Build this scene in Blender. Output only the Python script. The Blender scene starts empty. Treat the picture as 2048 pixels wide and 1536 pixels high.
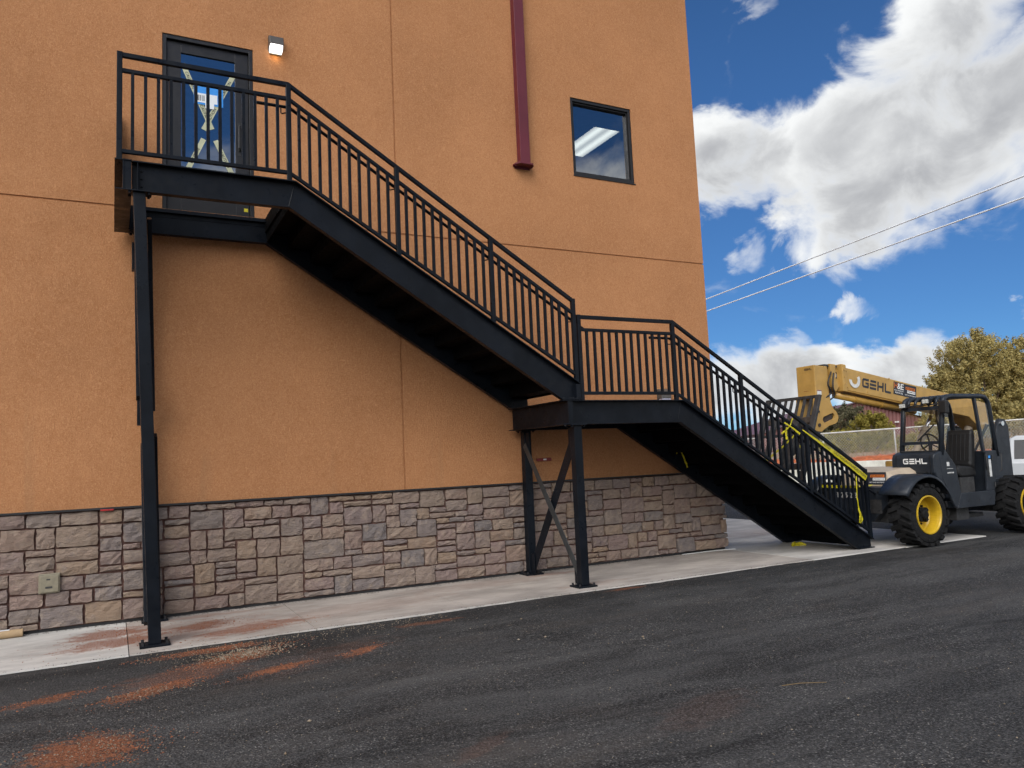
import bpy, math, random
from mathutils import Matrix, Vector
R_ = math.radians
random.seed(11)
sc = bpy.context.scene
COL = sc.collection

# ------------------------------------------------------------------ camera
CAM = Vector((0, -9.969, 1.629))
cr = Vector((0.8878722, -0.45796391, -0.04418167))
cu = Vector((-0.00570632, -0.10698194, 0.99424459))
cf = Vector((0.46005478, 0.88251001, 0.09759958))
cam = bpy.data.cameras.new('camera')
cam.sensor_width = 36
cam.lens = 36 * 1540 / 2048
cam.clip_end = 6000
cam.clip_start = 0.05
camo = bpy.data.objects.new('camera', cam)
COL.objects.link(camo)
m = Matrix.Identity(4)
for i in range(3):
    m[i][0] = cr[i]; m[i][1] = cu[i]; m[i][2] = -cf[i]; m[i][3] = CAM[i]
camo.matrix_world = m
sc.camera = camo

# ------------------------------------------------------------------ node helper
class NT:
    """tiny wrapper to write node maths as function calls"""
    def __init__(s, tree):
        s.t = tree
        tree.nodes.clear()
    def n(s, typ, **kw):
        nd = s.t.nodes.new(typ)
        for k, v in kw.items():
            setattr(nd, k, v)
        return nd
    def put(s, sock, v):
        if v is None:
            return
        if isinstance(v, bpy.types.NodeSocket):
            s.t.links.new(v, sock)
        else:
            if isinstance(v, (tuple, list)) and len(v) == 3 and sock.type == 'RGBA':
                v = (*v, 1)
            sock.default_value = v
    def math(s, op, a, b=None, c=None, clamp=False):
        nd = s.n('ShaderNodeMath', operation=op, use_clamp=clamp)
        s.put(nd.inputs[0], a); s.put(nd.inputs[1], b); s.put(nd.inputs[2], c)
        return nd.outputs[0]
    def vmath(s, op, a, b=None, out=0):
        nd = s.n('ShaderNodeVectorMath', operation=op)
        s.put(nd.inputs[0], a); s.put(nd.inputs[1], b)
        return nd.outputs[out]
    def scale(s, a, f):
        nd = s.n('ShaderNodeVectorMath', operation='SCALE')
        s.put(nd.inputs[0], a); s.put(nd.inputs['Scale'], f)
        return nd.outputs[0]
    def noise(s, vec, scale, detail=2, rough=.5, dist=0, col=False, dims='3D'):
        nd = s.n('ShaderNodeTexNoise', noise_dimensions=dims)
        s.put(nd.inputs['Vector'], vec); s.put(nd.inputs['Scale'], scale)
        nd.inputs['Detail'].default_value = detail
        nd.inputs['Roughness'].default_value = rough
        nd.inputs['Distortion'].default_value = dist
        return nd.outputs['Color' if col else 'Fac']
    def voro(s, vec, scale, feature='F1', out='Distance'):
        nd = s.n('ShaderNodeTexVoronoi', feature=feature)
        s.put(nd.inputs['Vector'], vec); s.put(nd.inputs['Scale'], scale)
        return nd.outputs[out]
    def ramp(s, v, a, b, lo=0., hi=1., mode='SMOOTHSTEP'):
        nd = s.n('ShaderNodeMapRange', interpolation_type=mode, clamp=True) if mode != 'SMOOTHSTEP' else s.n('ShaderNodeMapRange', interpolation_type=mode)
        s.put(nd.inputs[0], v); s.put(nd.inputs[1], a); s.put(nd.inputs[2], b)
        s.put(nd.inputs[3], lo); s.put(nd.inputs[4], hi)
        return nd.outputs[0]
    def mix(s, f, a, b, blend='MIX'):
        nd = s.n('ShaderNodeMix', data_type='RGBA', blend_type=blend)
        s.put(nd.inputs[0], f); s.put(nd.inputs[6], a); s.put(nd.inputs[7], b)
        return nd.outputs[2]
    def cramp(s, v, stops, interp='LINEAR'):
        nd = s.n('ShaderNodeValToRGB')
        nd.color_ramp.interpolation = interp
        el = nd.color_ramp.elements
        while len(el) < len(stops):
            el.new(0.5)
        for e, (p, c) in zip(el, stops):
            e.position = p; e.color = (*c, 1)
        s.put(nd.inputs[0], v)
        return nd.outputs[0]
    def sep(s, v):
        nd = s.n('ShaderNodeSeparateXYZ'); s.put(nd.inputs[0], v)
        return nd.outputs
    def comb(s, x, y, z):
        nd = s.n('ShaderNodeCombineXYZ')
        s.put(nd.inputs[0], x); s.put(nd.inputs[1], y); s.put(nd.inputs[2], z)
        return nd.outputs[0]
    def bump(s, h, strength=.3, dist=.01, normal=None):
        nd = s.n('ShaderNodeBump')
        nd.inputs['Strength'].default_value = strength
        nd.inputs['Distance'].default_value = dist
        s.put(nd.inputs['Height'], h); s.put(nd.inputs['Normal'], normal)
        return nd.outputs[0]

# ------------------------------------------------------------------ sky and clouds
SUN_DIR = Vector((-0.53, -0.56, 0.64)).normalized()      # towards the sun: behind the camera, high, to the left
EL = math.asin(SUN_DIR.z)
AZ = math.atan2(SUN_DIR.x, SUN_DIR.y)
CLOUD = [((0.6587, 0.6651, 0.3518), 0.0584, 1), ((0.6296, 0.6832, 0.3701), 0.0389, 0.9), ((0.6433, 0.6891, 0.3336), 0.0454, 0.95), ((0.704, 0.6096, 0.3644), 0.0681, 1), ((0.7313, 0.5599, 0.3895), 0.0778, 1), ((0.752, 0.5093, 0.4185), 0.081, 1), ((0.7712, 0.5453, 0.3284), 0.0907, 1), ((0.7624, 0.4734, 0.4412), 0.0681, 1), ((0.7789, 0.4461, 0.4409), 0.0454, 0.9), ((0.8156, 0.4691, 0.3387), 0.0842, 1), ((0.8356, 0.4174, 0.3573), 0.081, 1), ((0.8245, 0.3971, 0.4031), 0.0389, 0.8), ((0.7359, 0.6175, 0.2776), 0.0551, 1), ((0.7657, 0.5787, 0.2807), 0.0713, 1), ((0.8018, 0.5145, 0.3039), 0.0681, 1), ((0.7325, 0.637, 0.2402), 0.0325, 1), ((0.8083, 0.5376, 0.2403), 0.0325, 0.55), ((0.8434, 0.454, 0.2873), 0.0389, 0.8), ((0.6801, 0.7283, 0.0842), 0.0467, 1), ((0.7163, 0.6934, 0.0787), 0.0467, 1), ((0.742, 0.6664, 0.0735), 0.0389, 0.9), ((0.773, 0.6305, 0.0711), 0.0376, 0.95), ((0.7995, 0.5967, 0.0688), 0.0428, 1), ((0.8222, 0.5654, 0.0656), 0.0487, 1), ((0.8388, 0.5395, 0.0731), 0.0338, 0.9), ((0.7371, 0.6649, 0.1205), 0.0169, 0.55), ((0.7809, 0.6029, 0.1636), 0.0156, 0.5), ((0.6383, 0.5895, 0.4951), 0.0195, 0.48), ((0.6874, 0.6855, 0.24), 0.0195, 0.46), ((0.635, 0.6448, 0.4256), 0.026, 0.36), ((0.8706, 0.4728, 0.1362), 0.013, 0.5)]
GREY = [((0.7789, 0.5469, 0.3068), 0.0713), ((0.8008, 0.4927, 0.3406), 0.0713), ((0.8188, 0.4359, 0.3736), 0.0713), ((0.6773, 0.6576, 0.3299), 0.0454), ((0.6478, 0.6853, 0.3328), 0.0357), ((0.6932, 0.7182, 0.0612), 0.0519), ((0.8251, 0.562, 0.0583), 0.0487), ((0.7263, 0.6849, 0.0581), 0.0454), ((0.7745, 0.5824, 0.247), 0.0389)]
GAPS = [((0.6758, 0.5989, 0.4298), 0.0454), ((0.7052, 0.5302, 0.4706), 0.0519)]
SKY_STRENGTH = 0.062
CLOUD_W = 6.6
CLOUD_SHIFT = (.4, 1.7, .2)
world = bpy.data.worlds.new('World')
sc.world = world
world.use_nodes = True
k = NT(world.node_tree)
sky = k.n('ShaderNodeTexSky', sky_type='NISHITA', sun_disc=False)
sky.sun_elevation = EL
sky.sun_rotation = AZ
sky.altitude = 3200
sky.air_density = 1.0
sky.dust_density = 0.0
sky.ozone_density = 2.5
d = k.vmath('NORMALIZE', k.n('ShaderNodeTexCoord').outputs['Generated'])
nz = k.noise(k.vmath('MULTIPLY', d, (1, 1, 1.35)), 10.0, 10, .58, .35, col=True)
nzc = k.vmath('SUBTRACT', nz, (.5, .5, .5))
dw = k.vmath('NORMALIZE', k.vmath('ADD', d, k.scale(nzc, .10)))
def blobs(lst, vec, soft=1.45):
    out = None
    for it in lst:
        c, r = it[0], it[1]
        w = it[2] if len(it) > 2 else 1.
        v = k.ramp(k.vmath('DOT_PRODUCT', vec, c, out=1), math.cos(r * soft), math.cos(r * .35), 0., w)
        out = v if out is None else k.math('MAXIMUM', out, v)
    return out
ns = k.sep(nzc)
near = k.math('SUBTRACT', blobs(CLOUD, dw), k.math('MULTIPLY', blobs(GAPS, dw), .8))
away = k.ramp(k.vmath('DOT_PRODUCT', d, tuple(cf), out=1), math.cos(R_(38)), math.cos(R_(50)))
dz = k.sep(d)[2]
broad = k.math('ADD', k.ramp(k.noise(k.vmath('ADD', k.vmath('MULTIPLY', d, (1, 1, 1.8)), CLOUD_SHIFT), 2.1, 2, .5), .50, .66), k.ramp(dz, .40, .32, 0., .85))
cover = k.math('ADD', near, k.math('MULTIPLY', broad, away))
dens = k.math('ADD', cover, k.math('MULTIPLY', ns[0], 2.0))
alpha = k.ramp(dens, .18, .95)
alpha = k.math('MULTIPLY', alpha, k.ramp(dz, -.01, .02))
g1 = k.math('ADD', k.math('MULTIPLY', blobs(GREY, dw, 2.0), .62), k.math('MULTIPLY', away, .3))
g2 = k.math('ADD', g1, k.math('MULTIPLY', ns[1], .95))
shade = k.math('MULTIPLY', k.ramp(g2, .0, .9), k.ramp(dens, .45, 1.2))
ccol = k.mix(shade, (CLOUD_W * .985, CLOUD_W, CLOUD_W), (CLOUD_W * .43, CLOUD_W * .44, CLOUD_W * .465))
skyc = k.mix(1.0, sky.outputs[0], k.scale((0.35, 0.595, 0.80), k.ramp(dz, .0, .5, .66, 1.02)), 'MULTIPLY')
allc = k.mix(alpha, skyc, ccol)
bg = k.n('ShaderNodeBackground')
k.put(bg.inputs['Color'], allc)
bg.inputs['Strength'].default_value = SKY_STRENGTH
k.t.links.new(bg.outputs[0], k.n('ShaderNodeOutputWorld').inputs[0])

# ------------------------------------------------------------------ sun and exposure
sun = bpy.data.lights.new('sun', 'SUN')
sun.energy = 1.5
sun.angle = R_(52)
sun.color = (1, .965, .91)
suno = bpy.data.objects.new('sun', sun)
COL.objects.link(suno)
suno.rotation_euler = (-SUN_DIR).to_track_quat('-Z', 'Y').to_euler()
vs = sc.view_settings
vs.view_transform = 'Standard'
vs.look = 'None'
vs.exposure = 1.27
vs.gamma = 1
vs.use_curve_mapping = False
sc.cycles.use_denoising = True
sc.cycles.max_bounces = 6
sc.cycles.adaptive_threshold = 0.035
world.cycles.sampling_method = "MANUAL"
world.cycles.sample_map_resolution = 512
sc.cycles.transparent_max_bounces = 12
sc.cycles.sample_clamp_indirect = 6

# ------------------------------------------------------------------ materials
def bsdf(name):
    mt = bpy.data.materials.new(name)
    mt.use_nodes = True
    t = NT(mt.node_tree)
    b = t.n('ShaderNodeBsdfPrincipled')
    o = t.n('ShaderNodeOutputMaterial')
    t.t.links.new(b.outputs[0], o.inputs[0])
    return mt, t, b
def coords(t, kind='Object'):
    return t.n('ShaderNodeTexCoord').outputs[kind]
def pm(name, col, rough=.5, metal=0., var=.15, vs=6., bump=0., bs=60., rv=.1, spec=.5, bd=.004, dust=0., dcol=(.3, .22, .16)):
    """plain procedural paint / plastic / stone with tonal wear, roughness wear and fine relief"""
    mt, t, b = bsdf(name)
    co = t.n('ShaderNodeNewGeometry').outputs['Position']
    n1 = t.noise(co, vs, 5, .6)
    c = t.mix(t.ramp(n1, .3, .7), tuple(x * (1 - var) for x in col), tuple(min(1, x * (1 + var)) for x in col))
    if dust:
        c = t.mix(t.math('MULTIPLY', t.ramp(t.noise(co, vs * 2.3, 7, .7), .48, .75), dust), c, dcol)
    t.put(b.inputs['Base Color'], c)
    t.put(b.inputs['Roughness'], t.ramp(t.noise(co, vs * 3, 4, .6), .3, .7, max(0, rough - rv), min(1, rough + rv)))
    b.inputs['Metallic'].default_value = metal
    b.inputs['Specular IOR Level'].default_value = spec
    if bump:
        t.put(b.inputs['Normal'], t.bump(t.noise(co, bs, 4, .6), bump, bd))
    return mt
def emis(name, col, strength):
    mt, t, b = bsdf(name)
    t.put(b.inputs['Base Color'], (.6, .6, .6))
    t.put(b.inputs['Emission Color'], col)
    b.inputs['Emission Strength'].default_value = strength
    return mt
def glass(name, tint=(.55, .6, .62), refl=.3, rough=.01):
    mt, t, b = bsdf(name)
    out = [n for n in t.t.nodes if n.type == 'OUTPUT_MATERIAL'][0]
    t.t.nodes.remove(b)
    tr = t.n('ShaderNodeBsdfTransparent'); t.put(tr.inputs[0], tint)
    gl = t.n('ShaderNodeBsdfGlossy'); gl.inputs['Roughness'].default_value = rough
    t.put(gl.inputs[0], (.95, .97, 1))
    lw = t.n('ShaderNodeFresnel'); lw.inputs[0].default_value = 1.5
    mx = t.n('ShaderNodeMixShader')
    t.put(mx.inputs[0], t.math('ADD', lw.outputs[0], refl - .04, clamp=True))
    t.t.links.new(tr.outputs[0], mx.inputs[1]); t.t.links.new(gl.outputs[0], mx.inputs[2])
    t.t.links.new(mx.outputs[0], out.inputs[0])
    return mt

def stucco():
    mt, t, b = bsdf('stucco')
    co = t.n('ShaderNodeNewGeometry').outputs['Position']
    big = t.noise(co, .45, 4, .55)
    mid = t.noise(co, 3.2, 5, .6)
    grain = t.noise(t.vmath('MULTIPLY', co, (1, 1, .8)), 44, 4, .7, 1.8)
    c = t.mix(t.ramp(big, .3, .7), (.405, .184, .081), (.505, .233, .103))
    c = t.mix(t.math('MULTIPLY', t.ramp(mid, .4, .75), .35), c, (.39, .165, .066))
    c = t.mix(t.math('MULTIPLY', t.ramp(grain, .42, .70), .55), c, (.66, .355, .175))
    c = t.mix(t.math('MULTIPLY', t.ramp(grain, .5, .30), .5), c, (.38, .15, .053))
    trow = t.noise(t.vmath('MULTIPLY', co, (1, 1, .6)), 9, 4, .6, 1.2)
    c = t.mix(t.math('MULTIPLY', t.ramp(trow, .52, .72), .22), c, (.62, .30, .135))
    z = t.sep(co)[2]
    stain = t.math('MULTIPLY', t.ramp(t.noise(t.vmath('MULTIPLY', co, (2.2, 2.2, .25)), 1.5, 5, .6), .55, .8), t.ramp(z, 3.6, 1.3, 0., .4))
    c = t.mix(stain, c, (.33, .19, .10))
    t.put(b.inputs['Base Color'], c)
    b.inputs['Roughness'].default_value = .9
    b.inputs['Specular IOR Level'].default_value = .2
    h = t.math('ADD', t.math('MULTIPLY', grain, 1.), t.math('MULTIPLY', t.noise(co, 160, 2, .6), .5))
    t.put(b.inputs['Normal'], t.bump(h, .9, .012))
    return mt
def stone(name, island=False):
    mt, t, b = bsdf(name)
    geo = t.n('ShaderNodeNewGeometry')
    co = geo.outputs['Position']
    rnd = geo.outputs['Random Per Island'] if island else t.n('ShaderNodeObjectInfo').outputs['Random']
    c = t.cramp(rnd, [(0, (0.284, 0.204, 0.17)), (0.13, (0.309, 0.232, 0.184)), (0.25, (0.24, 0.202, 0.187)), (0.4, (0.294, 0.211, 0.179)), (0.52, (0.262, 0.204, 0.184)), (0.62, (0.334, 0.243, 0.175)), (0.73, (0.219, 0.191, 0.182)), (0.84, (0.284, 0.205, 0.182)), (0.93, (0.338, 0.24, 0.166)), (1, (0.273, 0.217, 0.189))])
    off = t.scale(t.comb(rnd, t.math('MULTIPLY', rnd, 7.), rnd), 40.)
    p = t.vmath('ADD', co, off)
    n1 = t.noise(p, 7, 6, .65)
    c = t.mix(t.math('MULTIPLY', t.ramp(n1, .45, .7), .6), c, (.40, .315, .245))
    n2 = t.noise(t.vmath('ADD', p, (3, 8, 1)), 11, 5, .6)
    c = t.mix(t.math('MULTIPLY', t.ramp(n2, .5, .78), .5), c, (.19, .16, .155))
    c = t.mix(t.math('MULTIPLY', t.ramp(t.noise(p, 90, 3, .6), .58, .75), .35), c, (.42, .36, .31))
    t.put(b.inputs['Base Color'], c)
    b.inputs['Roughness'].default_value = .88
    b.inputs['Specular IOR Level'].default_value = .25
    h = t.math('ADD', t.noise(t.vmath('MULTIPLY', p, (1, 1, 2.2)), 22, 7, .68, .6), t.math('MULTIPLY', t.noise(p, 130, 3, .6), .25))
    t.put(b.inputs['Normal'], t.bump(h, 1., .035))
    return mt
def soil_mask(t, co, spots, freq=9., edge=.5):
    """irregular spilt-soil stains: each spot is (x, y, rx, ry, angle, amount) on the ground"""
    s = t.sep(co)
    n = t.noise(t.vmath('MULTIPLY', co, (.7, 1.3, 1)), freq, 7, .7)
    n0 = t.noise(co, 2.2, 4, .6)
    out = None
    for x, y, rx, ry, a, w in spots:
        dx = t.math('SUBTRACT', s[0], x); dy = t.math('SUBTRACT', s[1], y)
        ca, sa = math.cos(a), math.sin(a)
        u = t.math('ADD', t.math('MULTIPLY', dx, ca / rx), t.math('MULTIPLY', dy, sa / rx))
        v = t.math('ADD', t.math('MULTIPLY', dx, -sa / ry), t.math('MULTIPLY', dy, ca / ry))
        r = t.math('SQRT', t.math('ADD', t.math('MULTIPLY', u, u), t.math('MULTIPLY', v, v)))
        r = t.math('ADD', r, t.math('ADD', t.math('MULTIPLY', t.math('SUBTRACT', n, .5), 2.8), t.math('MULTIPLY', t.math('SUBTRACT', n0, .5), 1.2)))
        q = t.ramp(r, 1.0 + edge * .4, 1.0 - edge, 0., w)
        out = q if out is None else t.math('MAXIMUM', out, q)
    return out
SOIL_A = [(-.16, -4.42, .30, .30, .6, .95), (.30, -3.22, .32, .14, .45, .85), (.98, -2.55, .38, .20, .4, .85), (1.27, -3.14, .27, .10, .3, .85), (-.42, -3.0, .30, .11, .3, .6), (2.0, -3.0, .22, .09, .6, .7), (.85, -2.08, .46, .11, .1, .7),
          (.55, -2.85, .55, .30, .4, .35), (1.6, -3.0, .8, .3, .4, .14), (1.9, -5.75, .25, .08, .6, .14), (3.4, -5.95, .5, .2, .3, .09), (5.6, -1.98, .35, .06, 0, .5), (2.9, -2.25, .4, .08, 0, .45)]
SOIL_C = [(.0, -.66, .44, .32, .2, .95), (.08, -1.15, .56, .28, .25, .95), (.85, -.85, .38, .25, .25, .95), (1.3, -1.32, .66, .26, .2, .9), (.6, -1.0, 1.2, .5, .1, .35), (.9, -.25, .9, .12, .0, .5), (2.6, -1.0, 1.2, .4, .1, .22), (5.5, -.35, .5, .14, 0, .5), (4.4, -.5, 1.2, .3, 0, .22), (5.5, -1.45, .5, .15, .1, .3), (11.5, 1.5, 1.5, .5, .2, .25)]
RED = (.21, .072, .034)
def asphalt():
    mt, t, b = bsdf('asphalt')
    co = t.n('ShaderNodeNewGeometry').outputs['Position']
    st = t.vmath('MULTIPLY', co, (.32, 1.15, 1))
    roll = t.noise(t.vmath('ADD', st, t.scale(t.noise(co, .5, 3, .5, col=True), 1.2)), 1.3, 6, .62, .8)
    patch = t.noise(co, .55, 5, .6, 1.0)
    fine = t.noise(co, 58, 4, .9)
    c = t.mix(t.ramp(roll, .32, .68), (.024, .0237, .0236), (.084, .083, .082))
    c = t.mix(t.math('MULTIPLY', t.ramp(patch, .42, .7), .35), c, (.032, .0318, .032))
    c = t.mix(t.math('MULTIPLY', t.ramp(fine, .48, .64), .9), c, (.165, .16, .155))
    c = t.mix(t.math('MULTIPLY', t.ramp(fine, .48, .34), .9), c, (.007, .007, .007))
    ag = t.voro(co, 52)
    keep = t.ramp(t.noise(co, 31, 2, .5), .50, .60)
    wht = t.math('MULTIPLY', t.ramp(ag, .42, .22), keep)
    spread = t.ramp(t.noise(co, .9, 4, .6), .35, .65, .25, 1.)
    c = t.mix(t.math('MULTIPLY', t.math('MULTIPLY', wht, spread), .85), c, (.36, .345, .32))
    dusty = t.math('MULTIPLY', t.ramp(t.noise(t.vmath('ADD', st, (5, 3, 0)), 1.0, 7, .72), .5, .75), .45)
    c = t.mix(dusty, c, (.115, .095, .08))
    # fresh black lap along the walk, older dusty surface further out
    ey = t.math('ADD', t.sep(co)[1], t.math('MULTIPLY', t.math('SUBTRACT', t.noise(t.vmath('MULTIPLY', co, (.5, 1.2, 1)), 1.6, 6, .65), .5), 2.6))
    c = t.mix(t.ramp(ey, -3.3, -2.0, 0., .5), c, (.012, .012, .0125))
    trk = t.noise(t.vmath('ADD', t.vmath('MULTIPLY', co, (.22, 2.0, 1)), t.scale(t.noise(co, .45, 3, .5, col=True), 1.6)), 1.2, 7, .70, 1.0)
    c = t.mix(t.math('MULTIPLY', t.ramp(trk, .53, .68), .36), c, (.13, .126, .12))
    c = t.mix(t.math('MULTIPLY', t.ramp(trk, .46, .30), .45), c, (.014, .014, .0145))
    far = t.math('MULTIPLY', t.ramp(t.sep(co)[0], 12., 30.), .5)
    c = t.mix(far, c, (.13, .125, .12))
    sm = soil_mask(t, co, SOIL_A)
    sc_ = t.mix(t.ramp(t.noise(co, 60, 4, .7), .35, .7), (.25, .085, .038), (.42, .17, .085))
    c = t.mix(t.math('MULTIPLY', sm, t.ramp(fine, .34, .56, .25, 1.)), c, sc_)
    t.put(b.inputs['Base Color'], c)
    t.put(b.inputs['Roughness'], t.ramp(roll, .3, .7, .72, .9))
    b.inputs['Specular IOR Level'].default_value = .15
    h = t.math('ADD', fine, t.math('MULTIPLY', t.ramp(ag, .5, .1), .8))
    t.put(b.inputs['Normal'], t.bump(h, 1., .012))
    return mt
def concrete(name, col, soil=True, stain=.5):
    mt, t, b = bsdf(name)
    co = t.n('ShaderNodeNewGeometry').outputs['Position']
    n1 = t.noise(t.vmath('MULTIPLY', co, (.6, 1.4, 1)), 1.7, 6, .62)
    c = t.mix(t.ramp(n1, .3, .72), tuple(x * .72 for x in col), tuple(min(.8, x * 1.18) for x in col))
    n2 = t.noise(t.vmath('MULTIPLY', co, (.4, 1.6, 1)), 4.5, 7, .7)
    c = t.mix(t.math('MULTIPLY', t.ramp(n2, .5, .78), stain), c, tuple(x * .45 for x in col))
    sp = t.noise(co, 38, 2, .5)
    c = t.mix(t.math('MULTIPLY', t.ramp(sp, .70, .76), .6), c, (.06, .045, .035))
    br = t.noise(t.vmath('MULTIPLY', co, (3, 60, 1)), 2, 3, .6)
    c = t.mix(t.math('MULTIPLY', t.ramp(br, .4, .7), .12), c, (.8, .78, .74))
    if soil:
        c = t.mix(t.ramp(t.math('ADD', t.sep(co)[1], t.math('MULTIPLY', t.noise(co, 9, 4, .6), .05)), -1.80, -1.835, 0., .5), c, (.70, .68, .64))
        sm = soil_mask(t, co, SOIL_C, 7., .6)
        c = t.mix(t.math('MULTIPLY', sm, t.ramp(t.noise(co, 70, 4, .7), .3, .65, .5, 1.)), c, RED)
    t.put(b.inputs['Base Color'], c)
    b.inputs['Roughness'].default_value = .85
    b.inputs['Specular IOR Level'].default_value = .3
    t.put(b.inputs['Normal'], t.bump(t.math('ADD', t.noise(co, 120, 3, .6), t.math('MULTIPLY', br, .6)), .35, .003))
    return mt
def foliage(name, dark, light, tip, thin=True):
    mt, t, b = bsdf(name)
    geo = t.n('ShaderNodeNewGeometry')
    co = geo.outputs['Position']
    isl = geo.outputs['Random Per Island']
    n1 = t.noise(co, 1.6, 4, .6)
    c = t.mix(t.ramp(n1, .35, .68), dark, light)
    c = t.mix(t.math('MULTIPLY', t.ramp(isl, .3, 1.), .6), c, tip)
    c = t.mix(t.math('MULTIPLY', t.ramp(isl, .35, 0.), .3), c, tuple(x * .5 for x in dark))
    t.put(b.inputs['Base Color'], c)
    b.inputs['Roughness'].default_value = .8
    b.inputs['Specular IOR Level'].default_value = .2
    if thin:
        tr = t.n('ShaderNodeBsdfTranslucent'); t.put(tr.inputs[0], c)
        mx = t.n('ShaderNodeMixShader'); mx.inputs[0].default_value = .4
        out = [n for n in t.t.nodes if n.type == 'OUTPUT_MATERIAL'][0]
        t.t.links.new(b.outputs[0], mx.inputs[1]); t.t.links.new(tr.outputs[0], mx.inputs[2])
        t.t.links.new(mx.outputs[0], out.inputs[0])
    return mt
def ground_mat():
    mt, t, b = bsdf('dry_ground')
    co = t.n('ShaderNodeNewGeometry').outputs['Position']
    c = t.mix(t.ramp(t.noise(co, .15, 6, .65), .35, .65), (.36, .17, .09), (.40, .31, .18))
    c = t.mix(t.math('MULTIPLY', t.ramp(t.noise(co, 1.7, 6, .7), .45, .7), .6), c, (.22, .16, .09))
    t.put(b.inputs['Base Color'], c)
    b.inputs['Roughness'].default_value = .95
    t.put(b.inputs['Normal'], t.bump(t.noise(co, 6, 6, .7), .6, .1))
    return mt

M = {}
M['stucco'] = stucco()
M['stone'] = stone('stone_veneer')
M['stone_isl'] = stone('stone_veneer_mass', True)
M['mortar'] = pm('mortar', (.15, .085, .07), .95, var=.25, vs=14, bump=.6, bs=90, spec=.2)
M['asphalt'] = asphalt()
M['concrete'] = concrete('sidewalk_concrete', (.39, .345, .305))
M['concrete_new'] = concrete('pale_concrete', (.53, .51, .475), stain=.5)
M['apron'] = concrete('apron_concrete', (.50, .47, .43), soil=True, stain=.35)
M['retain'] = concrete('cast_wall_concrete', (.74, .70, .60), soil=False, stain=.12)
M['steel'] = pm('black_painted_steel', (.0060, .0080, .0118), .36, var=.25, vs=3, rv=.10, bump=.06, bs=45, spec=.15, dust=.05, dcol=(.06, .055, .05))
M['stepsteel'] = pm('shade_black_steel', (.0045, .0045, .005), .6, var=.2, spec=.03)  # darker matte copy of the steel: shade under the stairs put into colour
M['greybar'] = pm('sky_lit_bar', (.032, .036, .038), .4, var=.2, vs=5)  # lighter grey paints in the sky light caught by one brace
M['galv'] = pm('galvanised_bolt', (.05, .05, .055), .4, metal=.7)
M['bronze'] = pm('dark_bronze_aluminium', (.016, .0155, .0165), .38, metal=.25, var=.12, rv=.06)
M['trim'] = pm('black_flashing', (.018, .018, .02), .5)
M['maroon'] = pm('maroon_paint', (.115, .0135, .024), .45, var=.10, vs=2, bump=.04)
M['redplastic'] = pm('red_plastic', (.42, .02, .02), .45)
M['redbar'] = pm('dull_red_paint', (.20, .018, .018), .5)
M['white'] = pm('white_print', (.78, .78, .76), .5, var=.05)
M['offwhite'] = pm('sun_faded_white', (.62, .62, .6), .6, var=.12, vs=20)
M['black'] = pm('black_print', (.012, .012, .013), .55, var=.1)
M['glass'] = glass('window_glass', (.42, .46, .48), .30)
M['doorglass'] = glass('door_glass', (.35, .38, .40), .30)
M['cabglass'] = glass('cab_glass', (.90, .91, .9), .05, .02)
M['carglass'] = pm('dark_car_glass', (.010, .010, .012), .12, var=.05, rv=.02, spec=.25)
M['room'] = pm('interior_paint', (.16, .18, .21), .9)
M['ceil'] = pm('ceiling_tile', (.20, .22, .26), .9, bump=.3)
M['troffer'] = emis('lit_diffuser', (1, .98, .86), 1.)
_t = NT.__new__(NT); _t.t = M['troffer'].node_tree
_b = [n for n in _t.t.nodes if n.type == 'BSDF_PRINCIPLED'][0]
_x = _t.sep(_t.n('ShaderNodeNewGeometry').outputs['Position'])[0]
# two tubes behind the diffuser: brighter along each tube
_t.put(_b.inputs['Emission Strength'], _t.math('ADD', .85, _t.math('MULTIPLY', _t.math('COSINE', _t.math('MULTIPLY', _t.math('SUBTRACT', _x, 8.035), 2 * math.pi / .28)), .28)))
M['frame_w'] = pm('white_metal', (.7, .7, .68), .4)
M['lamplens'] = emis('lit_lamp_lens', (1, .96, .9), .9)
M['lens_off'] = pm('frosted_lens', (.62, .60, .74), .35, var=.05)
M['lamphouse'] = pm('bronze_lamp_housing', (.075, .068, .062), .45, bump=.1)
M['boxgrey'] = pm('tan_plastic_cover', (.23, .205, .145), .5, var=.12, vs=20)
M['kraft'] = pm('kraft_cardboard', (.36, .25, .14), .8, var=.1, bump=.2)
M['yellow'] = pm('caution_yellow', (.56, .48, .012), .4, var=.12, vs=12, bump=.5, bs=28, bd=.012)
M['tape_pale'] = pm('beige_tape', (.45, .46, .31), .6, var=.12)  # beige tape on the door glass
M['bluesheet'] = pm('blue_poster_paper', (.03, .27, .75), .5, var=.03)
M['paper'] = pm('white_paper', (.75, .78, .8), .6, var=.04)
M['gold'] = pm('gold_machine_paint', (.45, .268, .072), .42, var=.10, vs=5, bump=.05, bs=30, dust=.15, dcol=(.35, .24, .14))
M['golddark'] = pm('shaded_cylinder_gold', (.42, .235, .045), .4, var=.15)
M['tan'] = pm('tan_machine_cover', (.40, .325, .24), .5, var=.1, dust=.2)
M['slate'] = pm('slate_machine_paint', (.019, .0235, .031), .38, var=.2, vs=4, bump=.05, bs=30, dust=.16, dcol=(.10, .095, .09), spec=.35)
M['slate2'] = pm('worn_slate_steel', (.034, .034, .035), .6, var=.35, vs=11, bump=.4, bs=40, dust=.3, dcol=(.10, .085, .07))
M['tyre'] = pm('tyre_rubber', (.011, .011, .0115), .82, var=.35, vs=7, bump=.4, bs=55, dust=.22, dcol=(.06, .055, .05), spec=.2)
M['holeshade'] = pm('tyre_hole_shade', (.004, .004, .004), .9)
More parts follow.
